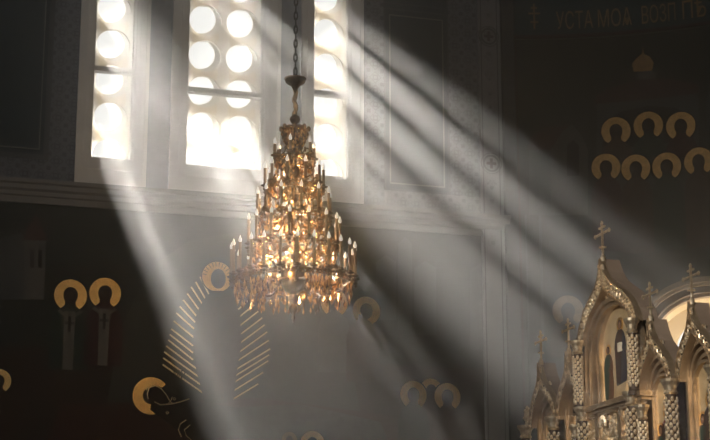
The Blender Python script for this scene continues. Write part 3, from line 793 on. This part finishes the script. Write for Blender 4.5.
lat('finial', [(.2 * P, zc(323)), (1.4 * P, zc(320)), (2.2 * P, zc(317.5)), (1.2 * P, zc(315)), (3.0 * P, zc(313)), (4.8 * P, zc(309.5)), (4.2 * P, zc(306.5)), (2.0 * P, zc(305)), (3.6 * P, zc(303)), (5.6 * P, zc(299)), (4.6 * P, zc(295.5)), (2.2 * P, zc(294))], M['bronze'])

TIERS = [  # radius px, base row, candle length px, count, phase
    (21, 158, 20, 6, .35), (29.5, 187, 26, 10, .1), (37, 217, 29, 12, .22), (46, 247, 32, 15, .05), (62, 279, 36, 24, .09)]
bulb_mb = lambda: MB().lathe([(.004, 0), (.018, .005), (.026, .025), (.026, .042), (.016, .075), (.007, .10), (.001, .115)], 0, 0, 10)
proto = {}
crystals = []      # (x,y,z,r,h)
for ti, (rp, row, lp, cnt, ph) in enumerate(TIERS):
    r = rp * P; zb = zc(row); zl = lp * P * 1.02
    T = empty('tier', parent=chand, loc=(0, 0, zb))
    rg = MB().tube([(r * .93 * math.cos(2 * math.pi * i / 40), r * .93 * math.sin(2 * math.pi * i / 40), -.02) for i in range(40)], .02, 6, closed=True)
    rg.tube([(r * .93 * math.cos(2 * math.pi * i / 40), r * .93 * math.sin(2 * math.pi * i / 40), -.075) for i in range(40)], .012, 6, closed=True)
    for i in range(cnt * 3):
        q = 2 * math.pi * i / (cnt * 3); rg.ball((r * .95 * math.cos(q), r * .95 * math.sin(q), -.048), .024, .024, .03, 6, 4)
    rg.build('ring', M['brass'], T)
    for i in range(cnt):
        q = ph + 2 * math.pi * i / cnt; ca, sa = math.cos(q), math.sin(q)
        # arm, dark S-curve from the shaft
        if i % (1 if ti < 3 else 2) == 0:
            pts = []; n = 9
            for j in range(n):
                t_ = j / (n - 1); rr = .1 + (r - .1) * t_; zz = -.02 - .11 * math.sin(math.pi * t_) + .05 * math.sin(2 * math.pi * t_)
                pts.append((rr * ca, rr * sa, zz))
            MB().tube(pts, [.022 - .008 * j / n for j in range(n)], 6).build('arm', M['bronze'], T)
        if not proto:
            cnd = MB().lathe([(.0, -.13), (.012, -.12), (.030, -.095), (.012, -.075), (.034, -.05), (.030, -.035), (.016, -.015), (.045, -.002), (.068, .012), (.066, .018), (.03, .012), (.026, .05), (.0, .05)], 0, 0, 12)
            proto['cup'] = cnd.build('drip_pan', M['bronze'])
        # candle: tube (scaled per tier by its own mesh), cup, bulb
        if ('t', ti) not in proto:
            c_ = MB().lathe([(.021, .04), (.0235, .05), (.0225, zl - .13), (.018, zl - .12), (0, zl - .12)], 0, 0, 12).build('candle', M['wax'], T, smooth=False)
            b_ = bulb_mb().build('candle_bulb', M['bulb'], c_, smooth=True); b_.location = (0, 0, zl - .12)
            if ti == 0: d_ = proto['cup']
            else: d_ = proto['cup'].copy(); col.objects.link(d_)
            d_.parent = c_; proto[('t', ti)] = (c_, b_, d_)
            c_.location = (r * ca, r * sa, 0)
        else:
            c0, b0, d0 = proto[('t', ti)]
            c_ = c0.copy(); col.objects.link(c_); c_.parent = T; c_.location = (r * ca, r * sa, 0)
            b_ = b0.copy(); col.objects.link(b_); b_.parent = c_
            d_ = d0.copy(); col.objects.link(d_); d_.parent = c_
        c_.rotation_euler = (random.uniform(-.02, .02), random.uniform(-.02, .02), 0)
    # crystals: clustered drops under the ring, festoons inside
    outer = int(2 * math.pi * r / .060)
    for i in range(outer):
        q = 2 * math.pi * (i + random.random() * .5) / outer
        cl = abs(math.sin(q * cnt * .5 + ph))
        if random.random() > .10 + .75 * cl: continue
        if ti == 4 and math.sin(q) < 0 and abs(math.cos(q)) * r < 13 * P: continue
        L_ = (.10 + .13 * cl) * (1.1 if ti == 4 else .8)
        crystals.append((r * .93 * math.cos(q), r * .93 * math.sin(q), zb - .08 - random.random() * .03, .022, L_ * random.uniform(.6, 1), ti))
        if random.random() < cl:
            crystals.append((r * .9 * math.cos(q), r * .9 * math.sin(q), zb - .08 - L_ * .75, .022, L_ * .6, ti))
    nxt = TIERS[ti + 1] if ti < 4 else None
    depth = (zb - zc(nxt[1])) * .9 if nxt else .36
    for lyr in range(6):
        f_ = .78 - .11 * lyr; n = int(2 * math.pi * r * f_ / (.125 if nxt else .11))
        for i in range(n):
            q = 2 * math.pi * (i + random.random()) / n
            dz = random.random() * depth * ((1 - .5 * lyr / 6) if nxt else (1 - .12 * lyr))
            if lyr < 2 and nxt and dz > depth * .40: continue
            if nxt and abs(math.sin(q * 3 + ti)) < (.45 if ti < 3 else .28): continue
            if not nxt and math.sin(q) < .2 and abs(math.cos(q)) * r * f_ < 13 * P: continue
            crystals.append((r * f_ * math.cos(q), r * f_ * math.sin(q), zb + .06 - dz, .024, random.uniform(.08, .16), ti))
# top basket of beads
for i in range(26):
    q = 2 * math.pi * i / 26
    for j in range(7):
        t_ = j / 6; rr = (13.0 - 9.5 * t_ ** 1.15) * P
        crystals.append((rr * math.cos(q), rr * math.sin(q), zc(131 + 21 * t_), .024, .09, -1))
lat('basket_ring', [(12.0 * P, zc(131.5)), (13.2 * P, zc(131)), (13.4 * P, zc(129.6)), (12.2 * P, zc(129.8))], M['brass'])
mb = MB()
for i in range(8):
    q = 2 * math.pi * i / 8; pts = [((2 + 11 * t_) * P * math.cos(q), (2 + 11 * t_) * P * math.sin(q), zc(127 + 3 * t_ - 2 * math.sin(math.pi * t_))) for t_ in (0, .25, .5, .75, 1)]
    mb.tube(pts, .014, 5); mb.ball((14 * P * math.cos(q), 14 * P * math.sin(q), zc(129)), .035, .035, .05, 6, 4)
mb.build('basket_arms', M['brass'], chand)
# hundred drops that hang lowest and nearest are individual parts, the rest one mass
low = [c_ for c_ in crystals if c_[5] == 4 and c_[1] < .1]
low.sort(key=lambda c_: c_[2] - c_[4]); front = low[:100]; fs_ = set(id(c_) for c_ in front)
pd = MB().drop((0, 0, 0), .021, .17).build('crystal_pendant', M['crystal'], chand)
for i, c_ in enumerate(front):
    d_ = pd if i == 0 else pd.copy()
    if i: col.objects.link(d_); d_.parent = chand
    d_.location = c_[:3]; d_.scale = (1.05, 1.05, c_[4] / .17); d_.rotation_euler = (0, 0, random.random() * 6)
mb = MB()
for c_ in crystals:
    if id(c_) in fs_: continue
    mb.drop(c_[:3], c_[3], c_[4], ang=random.random() * 6, mi=random.choice((0, 0, 0, 1, 1, 2)))
o_ = mb.build('crystal_drops', [M['crystal'], M['crystal_clear'], M['brass']], chand); o_['kind'] = 'stuff'
# longer hanging tassels of the lowest ring
for i in range(14):
    q = 2 * math.pi * (i + .5) / 14
    if abs(math.cos(q)) < .25 and math.sin(q) < 0: continue
    rr = .66 * TIERS[4][0] * P
    tb = MB(); zt_ = zc(280)
    for j in range(5): tb.drop((rr * math.cos(q) + random.uniform(-.03, .03), rr * math.sin(q), zt_ - .075 * j), .032 - .003 * j, .13)
    tb.build('crystal_tassel', M['crystal'], chand)
# wavy filigree band of each tier, a continuous scroll with leaves on it
for ti, (rp, row, lp, cnt, ph) in enumerate(TIERS):
    mb = MB(); r = rp * P; N_ = cnt * 12; st = []
    for i in range(N_):
        q = 2 * math.pi * i / N_; k = q * cnt * 1.5; rr = r * (.80 + .10 * math.sin(k)); z = zc(row) + .06 + .05 * math.cos(k)
        st.append((rr * math.cos(q), rr * math.sin(q), z))
        if i % 3 == 0: mb.ball(st[-1], .020, .020, random.uniform(.03, .05), 6, 4)
    mb.tube(st, .012, 5, closed=True)
    mb.build('filigree', M['brass'] if ti % 2 else M['bronze'], chand)
# lit lamps inside the chandelier
for ti, (rp, row, lp, cnt, ph) in enumerate(TIERS):
    for k in range(2 if ti > 1 else 1):
        ld = bpy.data.lights.new('chandelier_lamp', 'POINT'); ld.energy = (26, 22, 28, 38, 62)[ti]; ld.color = (1, .66, .30); ld.shadow_soft_size = .04
        lo = bpy.data.objects.new('lamp_light', ld); col.objects.link(lo); lo.parent = chand
        q = 1.2 + k * math.pi; lo.location = (.22 * rp / 30 * math.cos(q), .22 * rp / 30 * math.sin(q), zc(row - 6))

# ================================================================== ICONOSTASIS
ic = empty('iconostasis', 'gilded carved iconostasis with pointed ogee gables, crosses and painted icons at lower right', 'iconostasis', frame=ICO)
I = lambda px, py: ICO.at(px, py)
def cross(par, s, z, hgt, y=0.0):
    mb = MB(); t = hgt * .024; w = hgt * .40
    mb.box(s - t, s + t, y - t, y + t, z, z + hgt * .93)
    zm = z + hgt * .66
    mb.box(s - w, s + w, y - t, y + t, zm - t, zm + t)
    mb.box(s - w * .4, s + w * .4, y - t, y + t, zm + hgt * .13, zm + hgt * .13 + 2 * t)
    mb.poly([(s - w * .42, z + hgt * .34 + t), (s + w * .42, z + hgt * .28 + t), (s + w * .42, z + hgt * .28 - t), (s - w * .42, z + hgt * .34 - t)], y - t, y + t)
    q = t * 1.25
    for dx, dz in ((-w, 0), (w, 0)):
        for ex, ez in ((0, q), (0, -q), (q if dx > 0 else -q, 0)): mb.ball((s + dx + ex, y, zm + dz + ez), q, seg=8, rings=5)
    for ex, ez in ((-q, 0), (q, 0), (0, q)): mb.ball((s + ex, y, z + hgt * .93 + ez), q, seg=8, rings=5)
    mb.lathe([(t * 2.6, z - .02), (t * 2.8, z + .03), (t * 1.4, z + .06), (t * 1.2, z + .10)], s, y, 10)
    return mb.build('cross', M['icono_carve'], par)
OG = [(0, 1.0), (.045, .89), (.11, .78), (.22, .67), (.40, .57), (.60, .47), (.78, .345), (.91, .20), (.975, .08), (1, 0)]
def ogee(s, z0, w, h, k=1.0):
    R_ = [(s + p[0] * w * .5 * k, z0 + p[1] * h) for p in OG]
    L_ = [(s - p[0] * w * .5 * k, z0 + p[1] * h) for p in OG[1:]]
    return L_[::-1] + R_          # from left foot over apex to right foot
def offset_path(path, d):
    out = []
    for i, p in enumerate(path):
        a = Vector(path[max(i - 1, 0)]); b = Vector(path[min(i + 1, len(path) - 1)]); t = (b - a).normalized(); n = Vector((t.y, -t.x))
        q = Vector(p) + n * d; mid = len(path) // 2
        if d > 0 and len(path) % 2 and abs(path[0][1] - path[-1][1]) < 1e-3:
            if i < mid: q.x = min(q.x, path[mid][0])
            elif i > mid: q.x = max(q.x, path[mid][0])
            else: q = Vector((path[mid][0], path[mid][1] - d * 1.4))
        out.append(tuple(q))
    return out
def band(path, d0, d1, y0, y1):
    """strip with thickness between two offsets of an open path"""
    a = offset_path(path, d0); b = offset_path(path, d1); m = MB(); n = len(path); vs = []; fs = []
    for i in range(n):
        vs += [(a[i][0], y0, a[i][1]), (b[i][0], y0, b[i][1]), (a[i][0], y1, a[i][1]), (b[i][0], y1, b[i][1])]
    for i in range(n - 1):
        p = i * 4; q = p + 4
        for u, v in ((0, 1), (1, 3), (3, 2), (2, 0)): fs.append((p + u, p + v, q + v, q + u))
    fs += [(0, 1, 3, 2), ((n - 1) * 4, (n - 1) * 4 + 2, (n - 1) * 4 + 3, (n - 1) * 4 + 1)]
    return m.add(vs, fs)
def resample(path, n):
    pts = [Vector(p) for p in path]; L_ = [0]
    for i in range(1, len(pts)): L_.append(L_[-1] + (pts[i] - pts[i - 1]).length)
    out = []
    for k in range(n):
        d = L_[-1] * k / (n - 1); i = 1
        while i < len(L_) - 1 and L_[i] < d: i += 1
        f_ = (d - L_[i - 1]) / max(1e-9, L_[i] - L_[i - 1]); out.append(tuple(pts[i - 1].lerp(pts[i], f_)))
    return out
def scroll(path, width, y, n, lump):
    """carved vine: a wavy stem with curled leaves along the path"""
    m = MB(); P_ = resample(path, n * 4); st = []
    for i, p in enumerate(P_):
        a = Vector(P_[max(i - 1, 0)]); b = Vector(P_[min(i + 1, len(P_) - 1)]); t = (b - a).normalized(); nn = Vector((t.y, -t.x))
        q = Vector(p) + nn * (width * .28 * math.sin(i * math.pi / 2.0)); st.append((q.x, y - lump * .4, q.y))
        if i % 2 == 0:
            sg = 1 if (i // 2) % 2 else -1; c_ = Vector(p) + nn * width * .30 * sg
            m.ball((c_.x, y - lump * .3, c_.y), lump * random.uniform(.8, 1.2), lump * .9, lump * random.uniform(.8, 1.3), 6, 4)
        if i % 2 == 1:
            c_ = Vector(p) + nn * width * random.uniform(-.42, .42)
            m.ball((c_.x, y - lump * .2, c_.y), lump * .6, lump * .7, lump * .6, 5, 4)
    m.tube(st, lump * .42, 5); return m
def lean_mesh(o, z0, h, amt):
    for v in o.data.vertices:
        t_ = (v.co.z - z0) / h
        if t_ > 0: v.co.y -= amt * min(t_, 1.0) ** 1.3
def gable(s, z0, w, h, crs, depth, bw_, zcol, kind='gable', lean=.12, ow=.78, oh=.52):
    E = empty(kind, parent=ic); E['lean'] = 0
    path = resample(ogee(s, z0, w, h), 41)
    # roof: extruded shell running back from the front
    m = MB(); n = len(path); vs = [(p[0], .02, p[1]) for p in path] + [(p[0], depth, p[1] + .0) for p in path]
    m.add(vs, [(i, i + 1, n + i + 1, n + i) for i in range(n - 1)] + [tuple(range(n, 2 * n))]); m.build('gable_roof', M['icono_roof'], E)
    band(path, 0, bw_ * .11, -.06, .02).build('outer_moulding', M['icono'], E)
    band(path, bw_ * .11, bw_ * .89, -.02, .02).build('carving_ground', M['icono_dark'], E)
    scroll(offset_path(path, bw_ * .5), bw_ * .85, -.03, max(12, int(w / .055)), bw_ * .19).build('scroll_carving', M['icono_carve'], E)
    band(path, bw_ * .89, bw_, -.06, .05).build('inner_moulding', M['icono'], E)
    # tympanum, set back
    inner = resample(offset_path(path, bw_), 61); hole_ = resample(arch_outline(s, z0, w * ow, h * oh), 61)
    m = MB(); vs = []; fs = []
    for p, q in zip(inner, hole_): vs += [(p[0], .05, p[1]), (q[0], .05, q[1]), (p[0], .10, p[1]), (q[0], .10, q[1])]
    for i in range(60):
        a_ = i * 4; b_ = a_ + 4; fs += [(a_, a_ + 1, b_ + 1, b_), (a_ + 1, a_ + 3, b_ + 3, b_ + 1), (a_ + 3, a_ + 2, b_ + 2, b_ + 3)]
    m.add(vs, fs).build('tympanum', M['icono_roof'], E)
    m = MB(); m.box(s - .02, s + .02, .02, .05, z0 + h * (oh + .02), z0 + h * (oh + .28))
    for i in range(18):
        t_ = i / 17; sp_ = (1 - t_) * w * .16
        for sg in (-1, 1): m.ball((s + sg * sp_ * random.uniform(.5, 1), .035, z0 + h * (oh + .05 + .20 * t_)), .022, .022, .03, 6, 4)
    m.tube([(s + w * .16 * math.cos(a_), .035, z0 + h * (oh + .04) + w * .05 * math.sin(3 * a_) + .03) for a_ in [math.pi * j / 12 for j in range(13)]], .016, 5)
    m.build('crest_carving', M['icono_carve'], E)
    if crs: cross(E, s, z0 + h - .01, crs)
    del E['lean']
    for c_ in E.children: lean_mesh(c_, z0, h, lean)
    return E
def arch_outline(s, z0, w, h, n=14, trefoil=False):
    """round-headed niche outline from left foot to right foot"""
    r = w / 2; pts = [(s - r, z0)]
    for i in range(n + 1):
        a = math.pi - math.pi * i / n; pts.append((s + r * math.cos(a), z0 + h - r + r * math.sin(a) * 1.0))
    pts.append((s + r, z0)); return pts
def column(par, s, z0, z1, r, y=-.10, carved=True):
    E = empty('column', parent=par)
    H = z1 - z0
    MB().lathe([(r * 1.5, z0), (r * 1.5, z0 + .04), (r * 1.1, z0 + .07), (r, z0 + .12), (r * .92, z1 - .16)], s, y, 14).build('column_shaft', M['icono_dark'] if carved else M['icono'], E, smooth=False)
    MB().lathe([(r * .95, z1 - .17), (r * 1.3, z1 - .15), (r * 1.05, z1 - .12), (r * 1.25, z1 - .07), (r * 1.7, z1 - .03), (r * 1.8, z1)], s, y, 14).build('capital', M['icono_carve'], E)
    if carved:
        m = MB(); k = int(H / .05)
        for i in range(k):
            zz = z0 + .12 + (H - .3) * i / k
            for j in range(5):
                q = i * .6 + j * 2 * math.pi / 5; m.ball((s + r * .98 * math.cos(q), y + r * .98 * math.sin(q), zz), r * .36, r * .36, .032, 6, 4)
        m.build('vine_carving', M['icono_carve'], E)
    return E
def icon(label, s, z0, w, h, figs, yb=.06):
    """gold-ground panel in a moulded frame with painted figures"""
    E = empty('icon', label, 'icon', 'icons set in the gilded screen', frame=ICO)
    out = arch_outline(s, z0, w, h)
    MB().poly(out, yb - .02, yb + .02).build('icon_ground', M['icon_gold'], E)
    t = w * .06
    pth = resample(out, 40)
    band(pth, -t * .9, t * .1, yb - .07, yb + .02).build('icon_frame', M['icono'], E)
    MB().box(s - w / 2 - t, s + w / 2 + t, yb - .09, yb + .02, z0 - t * 1.2, z0 + t * .4).build('icon_ledge', M['icono'], E)
    for (fx, fz, fh, m_, hd) in figs:
        x = s + fx * w; z = z0 + fz * h; H = fh * h; W_ = H * .17; y = yb - .022
        prof = [(.80, 0), (.95, .12), (1.02, .30), (.92, .48), (1.15, .58), (1.0, .70), (.72, .78), (.34, .83)]
        MB().poly([(x - W_ * a_, z + H * b_) for a_, b_ in prof] + [(x + W_ * a_ * (.9 if b_ > .5 else 1), z + H * b_) for a_, b_ in prof[::-1]], y - .006, y).build('painted_robe', m_, E)
        cl = M['robe_brown'] if m_ is not rb3 else rb4
        MB().poly([(x - W_ * .95, z + H * .06), (x - W_ * .25, z + H * .02), (x + W_ * .10, z + H * .45), (x + W_ * .45, z + H * .80), (x - W_ * .1, z + H * .82), (x - W_ * .75, z + H * .75), (x - W_ * 1.05, z + H * .55)], y - .008, y).build('painted_cloak', cl, E)
        MB().poly([(x - W_ * .05, z + H * .50), (x + W_ * .75, z + H * .60), (x + W_ * .80, z + H * .65), (x, z + H * .56)], y - .010, y).build('painted_sleeve', m_, E)
        MB().poly(circle(x, z + H * .90, H * .105, 24), y - .004, y).build('halo', M['gold'], E)
        MB().poly(circle(x, z + H * .905, H * .066, 18, .85), y - .009, y).build('painted_hair', M['robe_brown'], E)
        MB().poly(circle(x, z + H * .890, H * .052, 18, .80), y - .012, y).build('painted_face', hd, E)
    return E
face = mat('icon_face_paint', (.22, .12, .07), .6)
rb1 = mat('icon_dark_robe', (.035, .035, .045), .5); rb2 = mat('icon_crimson_robe', (.24, .05, .045), .5, c2=(.16, .03, .03), scale=12); rb3 = mat('icon_brown_robe', (.13, .065, .035), .5); rb4 = mat('icon_green_robe', (.035, .06, .045), .5)
book = mat('icon_page', (.70, .62, .48), .6)

# key positions along the screen
zap = mean(*[I(*p)[1] for p in ((543, 362), (569, 353), (650, 320), (690, 307))])          # small gable apex height
sD, sE, sA, sB, sC = I(543, 362)[0], I(569, 353)[0], I(602, 262)[0], I(650, 320)[0], I(690, 307)[0]
aD, aE, aA, aB, aC = sD, sE, sA, sB, sC
sD, sE, sA, sB, sC = I(546, 405)[0], I(574, 400)[0], I(610.5, 338)[0], I(658, 390)[0], I(700, 378)[0]
print('widths', I(690, 378)[0], I(678, 380)[0] - I(636, 398)[0], I(641, 330)[0] - I(580, 345)[0], sC - sB, sE - sD)
sF = sC + (sC - sB) * 1.0
pitch_s = mean(sE - sD, sC - sB)
zA = I(602, 262)[1]; zA0 = I(580, 345)[1]
wA = (I(641, 330)[0] - I(580, 345)[0])
zs0 = I(636, 395)[1]                   # foot of the small gables
zic = mean(I(600, 405)[1], I(640, 392)[1])
print('ICO s', sD, sE, sA, sB, sC, 'zap', zap, 'zA', zA, zA0, 'wA', wA, 'zs0', zs0, 'pitch', pitch_s, 'zic', zic)
hs = zap - zs0
# body of the screen
bx0, bx1 = sD - pitch_s * .6, sF + pitch_s * 1.6
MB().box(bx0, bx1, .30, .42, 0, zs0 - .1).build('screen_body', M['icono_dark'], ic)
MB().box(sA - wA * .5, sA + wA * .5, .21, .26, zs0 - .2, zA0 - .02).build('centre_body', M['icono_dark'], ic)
for (s, hh) in ((sD, 'small icon in the leftmost low bay of the gilded screen'), (sE, 'small icon in the low bay just left of the tall central gable'), (sB, 'icon with a crimson robed saint in the bay just right of the tall central gable'), (sC, 'icon with a dark robed saint in the bay nearest the right edge of the picture'), (sF, None)):
    ctop = zap + .0
    w = pitch_s * 1.02
    G = gable(s, zs0, w, hs, (I(648, 280)[1] - zap) * .93, .20, .125, 0, lean=.05)
    for q_, (k_, yy) in enumerate(((.76, .05), (.66, .08), (.56, .11))):
        o_ = arch_outline(s, zs0 - 1.2, w * k_, 1.2 + hs * (.50 - .09 * q_)); pth = resample(o_, 48)
        band(pth, 0, .045, yy - .03, yy + .08).build('niche_arch', M['icono'], G)
    if hh: icon(hh, s, zs0 - 1.25, w * .54, 1.22 + hs * .22, [(.04, .06, .72, rb2 if s == sB else rb1 if s == sC else rb3 if s == sD else rb4, face), (-.30, .03, .60, rb3, face)], yb=.12)
    MB().poly(arch_outline(s, zs0 - 1.3, w * .8, 1.3 + hs * .45), .16, .22).build('niche_back', M['icono_roof'], G)
for s in (sD - pitch_s * .5, (sD + sE) / 2, sE + pitch_s * .5, sB - pitch_s * .5, (sB + sC) / 2, (sC + sF) / 2, sF + pitch_s * .5):
    column(ic, s, zs0 - 1.6, zs0 + .02, .065)
MB().box(bx0, bx1, -.14, .35, zs0 - 1.85, zs0 - 1.6).box(bx0, bx1, -.10, .35, zs0 - 2.1, zs0 - 1.85).build('entablature', M['icono'], ic)
for k in range(12):
    s = bx0 + (bx1 - bx0) * (k + .5) / 12; column(ic, s, .2, zs0 - 2.1, .09, carved=False)
# central tall gable
hA = zA - zA0
G = gable(sA, zA0, wA, hA, (I(602, 222)[1] - zA), .22, .17, 0, lean=.06, ow=.80, oh=.46)
MB().box(sA - wA * .5, sA + wA * .5, .16, .21, zic - .3, zA0 + .02).build('bay_back', M['icono_roof'], G)
column(G, sA - wA * .44, zic - .05, zA0 + .02, .055)
column(G, sA + wA * .46, zic - .05, zA0 + .02, .055)
wi = wA * .62
for q_, (k_, yy) in enumerate(((.92, .02), (.82, .06))):
    o_ = arch_outline(sA + .02, zic, wA * k_, (zA0 - zic) + hA * (.47 - .05 * q_)); band(resample(o_, 48), 0, .05, yy - .04, yy + .06).build('niche_arch', M['icono'], G)
ICN = icon('large arched icon of three standing figures on gold beneath the tallest gable', sA + .03, zic + .02, wi, (zA0 - zic) + hA * .36, [(-.33, .02, .60, rb3, face), (.33, .05, .62, rb4, face), (0, .12, .74, rb1, face)], yb=.14)
x = sA + .03; z = zic + .02 + ((zA0 - zic) + hA * .36) * .50
MB().box(x - .05, x + .05, .095, .12, z, z + .11).build('painted_book', book, ICN)
MB().poly([(x - .16, zic + .18), (x + .16, zic + .22), (x + .12, zic + .08), (x - .12, zic + .06)], .10, .12).build('painted_footstool', M['icon_gold'], ICN)
# ledge and carved frieze under the central icon
MB().box(sA - wA * .55, sA + wA * .55, -.11, .16, zic - .07, zic - .01).box(sA - wA * .53, sA + wA * .53, -.07, .16, zic - .11, zic - .07).build('ledge', M['icono'], ic)
for k in range(3):
    s = sA - wA * .36 + k * wA * .36; hw = wA * .17; zt_ = zic - .12; zb_ = zic - 1.0
    E = empty('carved_panel', parent=ic)
    MB().box(s - hw, s + hw, -.02, .1, zb_, zt_).build('panel_ground', M['icono_dark'], E)
    MB().box(s - hw, s - hw + .03, -.08, .0, zb_, zt_).box(s + hw - .03, s + hw, -.08, 0, zb_, zt_).box(s - hw, s + hw, -.08, 0, zt_ - .03, zt_).build('panel_frame', M['icono'], E)
    m = MB()
    m.box(s - hw + .03, s + hw - .03, -.028, -.02, zb_ + .02, zt_ - .03)
    for i in range(150):
        xx = s + random.uniform(-hw + .04, hw - .04); zz = random.uniform(zb_ + .03, zt_ - .04); m.ball((xx, -.035, zz), random.uniform(.014, .026), .024, random.uniform(.018, .036), 6, 4)
    for i in range(4):
        zz = zb_ + .1 + i * .19
        m.tube([(s + .5 * hw * math.sin(t_) * math.cos(t_ * .5), -.04, zz + .07 * math.cos(t_)) for t_ in [j * .6 for j in range(11)]], .010, 5)
    m.build('leaf_carving', M['icono_carve'], E)
for s in (sA - wA * .54, sA + wA * .54): column(ic, s, zic - 1.1, zic - .18, .05, y=-.08)
# crest leaf above the frieze
m = MB()
for q in range(-3, 4):
    a = q * .32; m.ball((sA - .05 + .08 * math.sin(a), -.12, zic - .33 + .11 * math.cos(a)), .02, .02, .06, 6, 4)
m.build('crest_leaf', M['icono_carve'], ic)
# small finial at the far left end of the screen
sf, zf = I(520, 418)
m = MB().lathe([(.03, zf - .35), (.05, zf - .3), (.02, zf - .2), (.045, zf - .12), (.02, zf - .05), (.06, zf), (.02, zf + .06)], sf, .1, 10)
for i in range(14):
    q = i * 2.4; m.ball((sf + .055 * math.cos(q), .1, zf + .03 + .10 * (i / 14) + .03 * math.sin(q)), .024, .024, .03, 6, 4)
m.build('finial', M['icono_carve'], ic)
MB().box(sf - .22, sf + .14, 0, .5, 0, zf - .33).build('end_pier', M['icono_roof'], ic)

# ================================================================== HAZE
# keep the haze inside the window wall: cut its far side along the wall plane
def wy(x): return 34 + x * math.tan(R(16.8)) - .02
pts = [(-13.9, 9)] + [AP(s_, -.08, 0)[:2] for s_ in (ARC + 15, ARC)] + [AP(ARC * k / 16, -.08, 0)[:2] for k in range(15, 0, -1)]
pts[1] = (pts[1][0], 9) if pts[1][1] < 9 else pts[1]
pts += [(U_END * math.cos(R(16.8)) - .1, wy(U_END * math.cos(R(16.8))) - .1), (-13.9, wy(-13.9))]
m = MB(); n = len(pts)
m.add([(p[0], p[1], .02) for p in pts] + [(p[0], p[1], ZTOP - .02) for p in pts], [tuple(range(n))[::-1], tuple(range(n, 2 * n))] + [(i, (i + 1) % n, n + (i + 1) % n, n + i) for i in range(n)])
hm = bpy.data.materials.new('incense_haze'); hm.use_nodes = True; nt = hm.node_tree; nt.nodes.remove(nt.nodes['Principled BSDF'])
vs_ = nt.nodes.new('ShaderNodeVolumeScatter'); vs_.inputs['Color'].default_value = (1, .98, .955, 1); vs_.inputs['Density'].default_value = HAZE_DENSITY; vs_.inputs['Anisotropy'].default_value = HAZE_G
nt.links.new(vs_.outputs[0], nt.nodes['Material Output'].inputs['Volume'])
ho = m.build('haze', hm); ho['kind'] = 'stuff'; ho['label'] = 'thin incense haze that fills the church and shows the shafts of sunlight'; ho['category'] = 'haze'
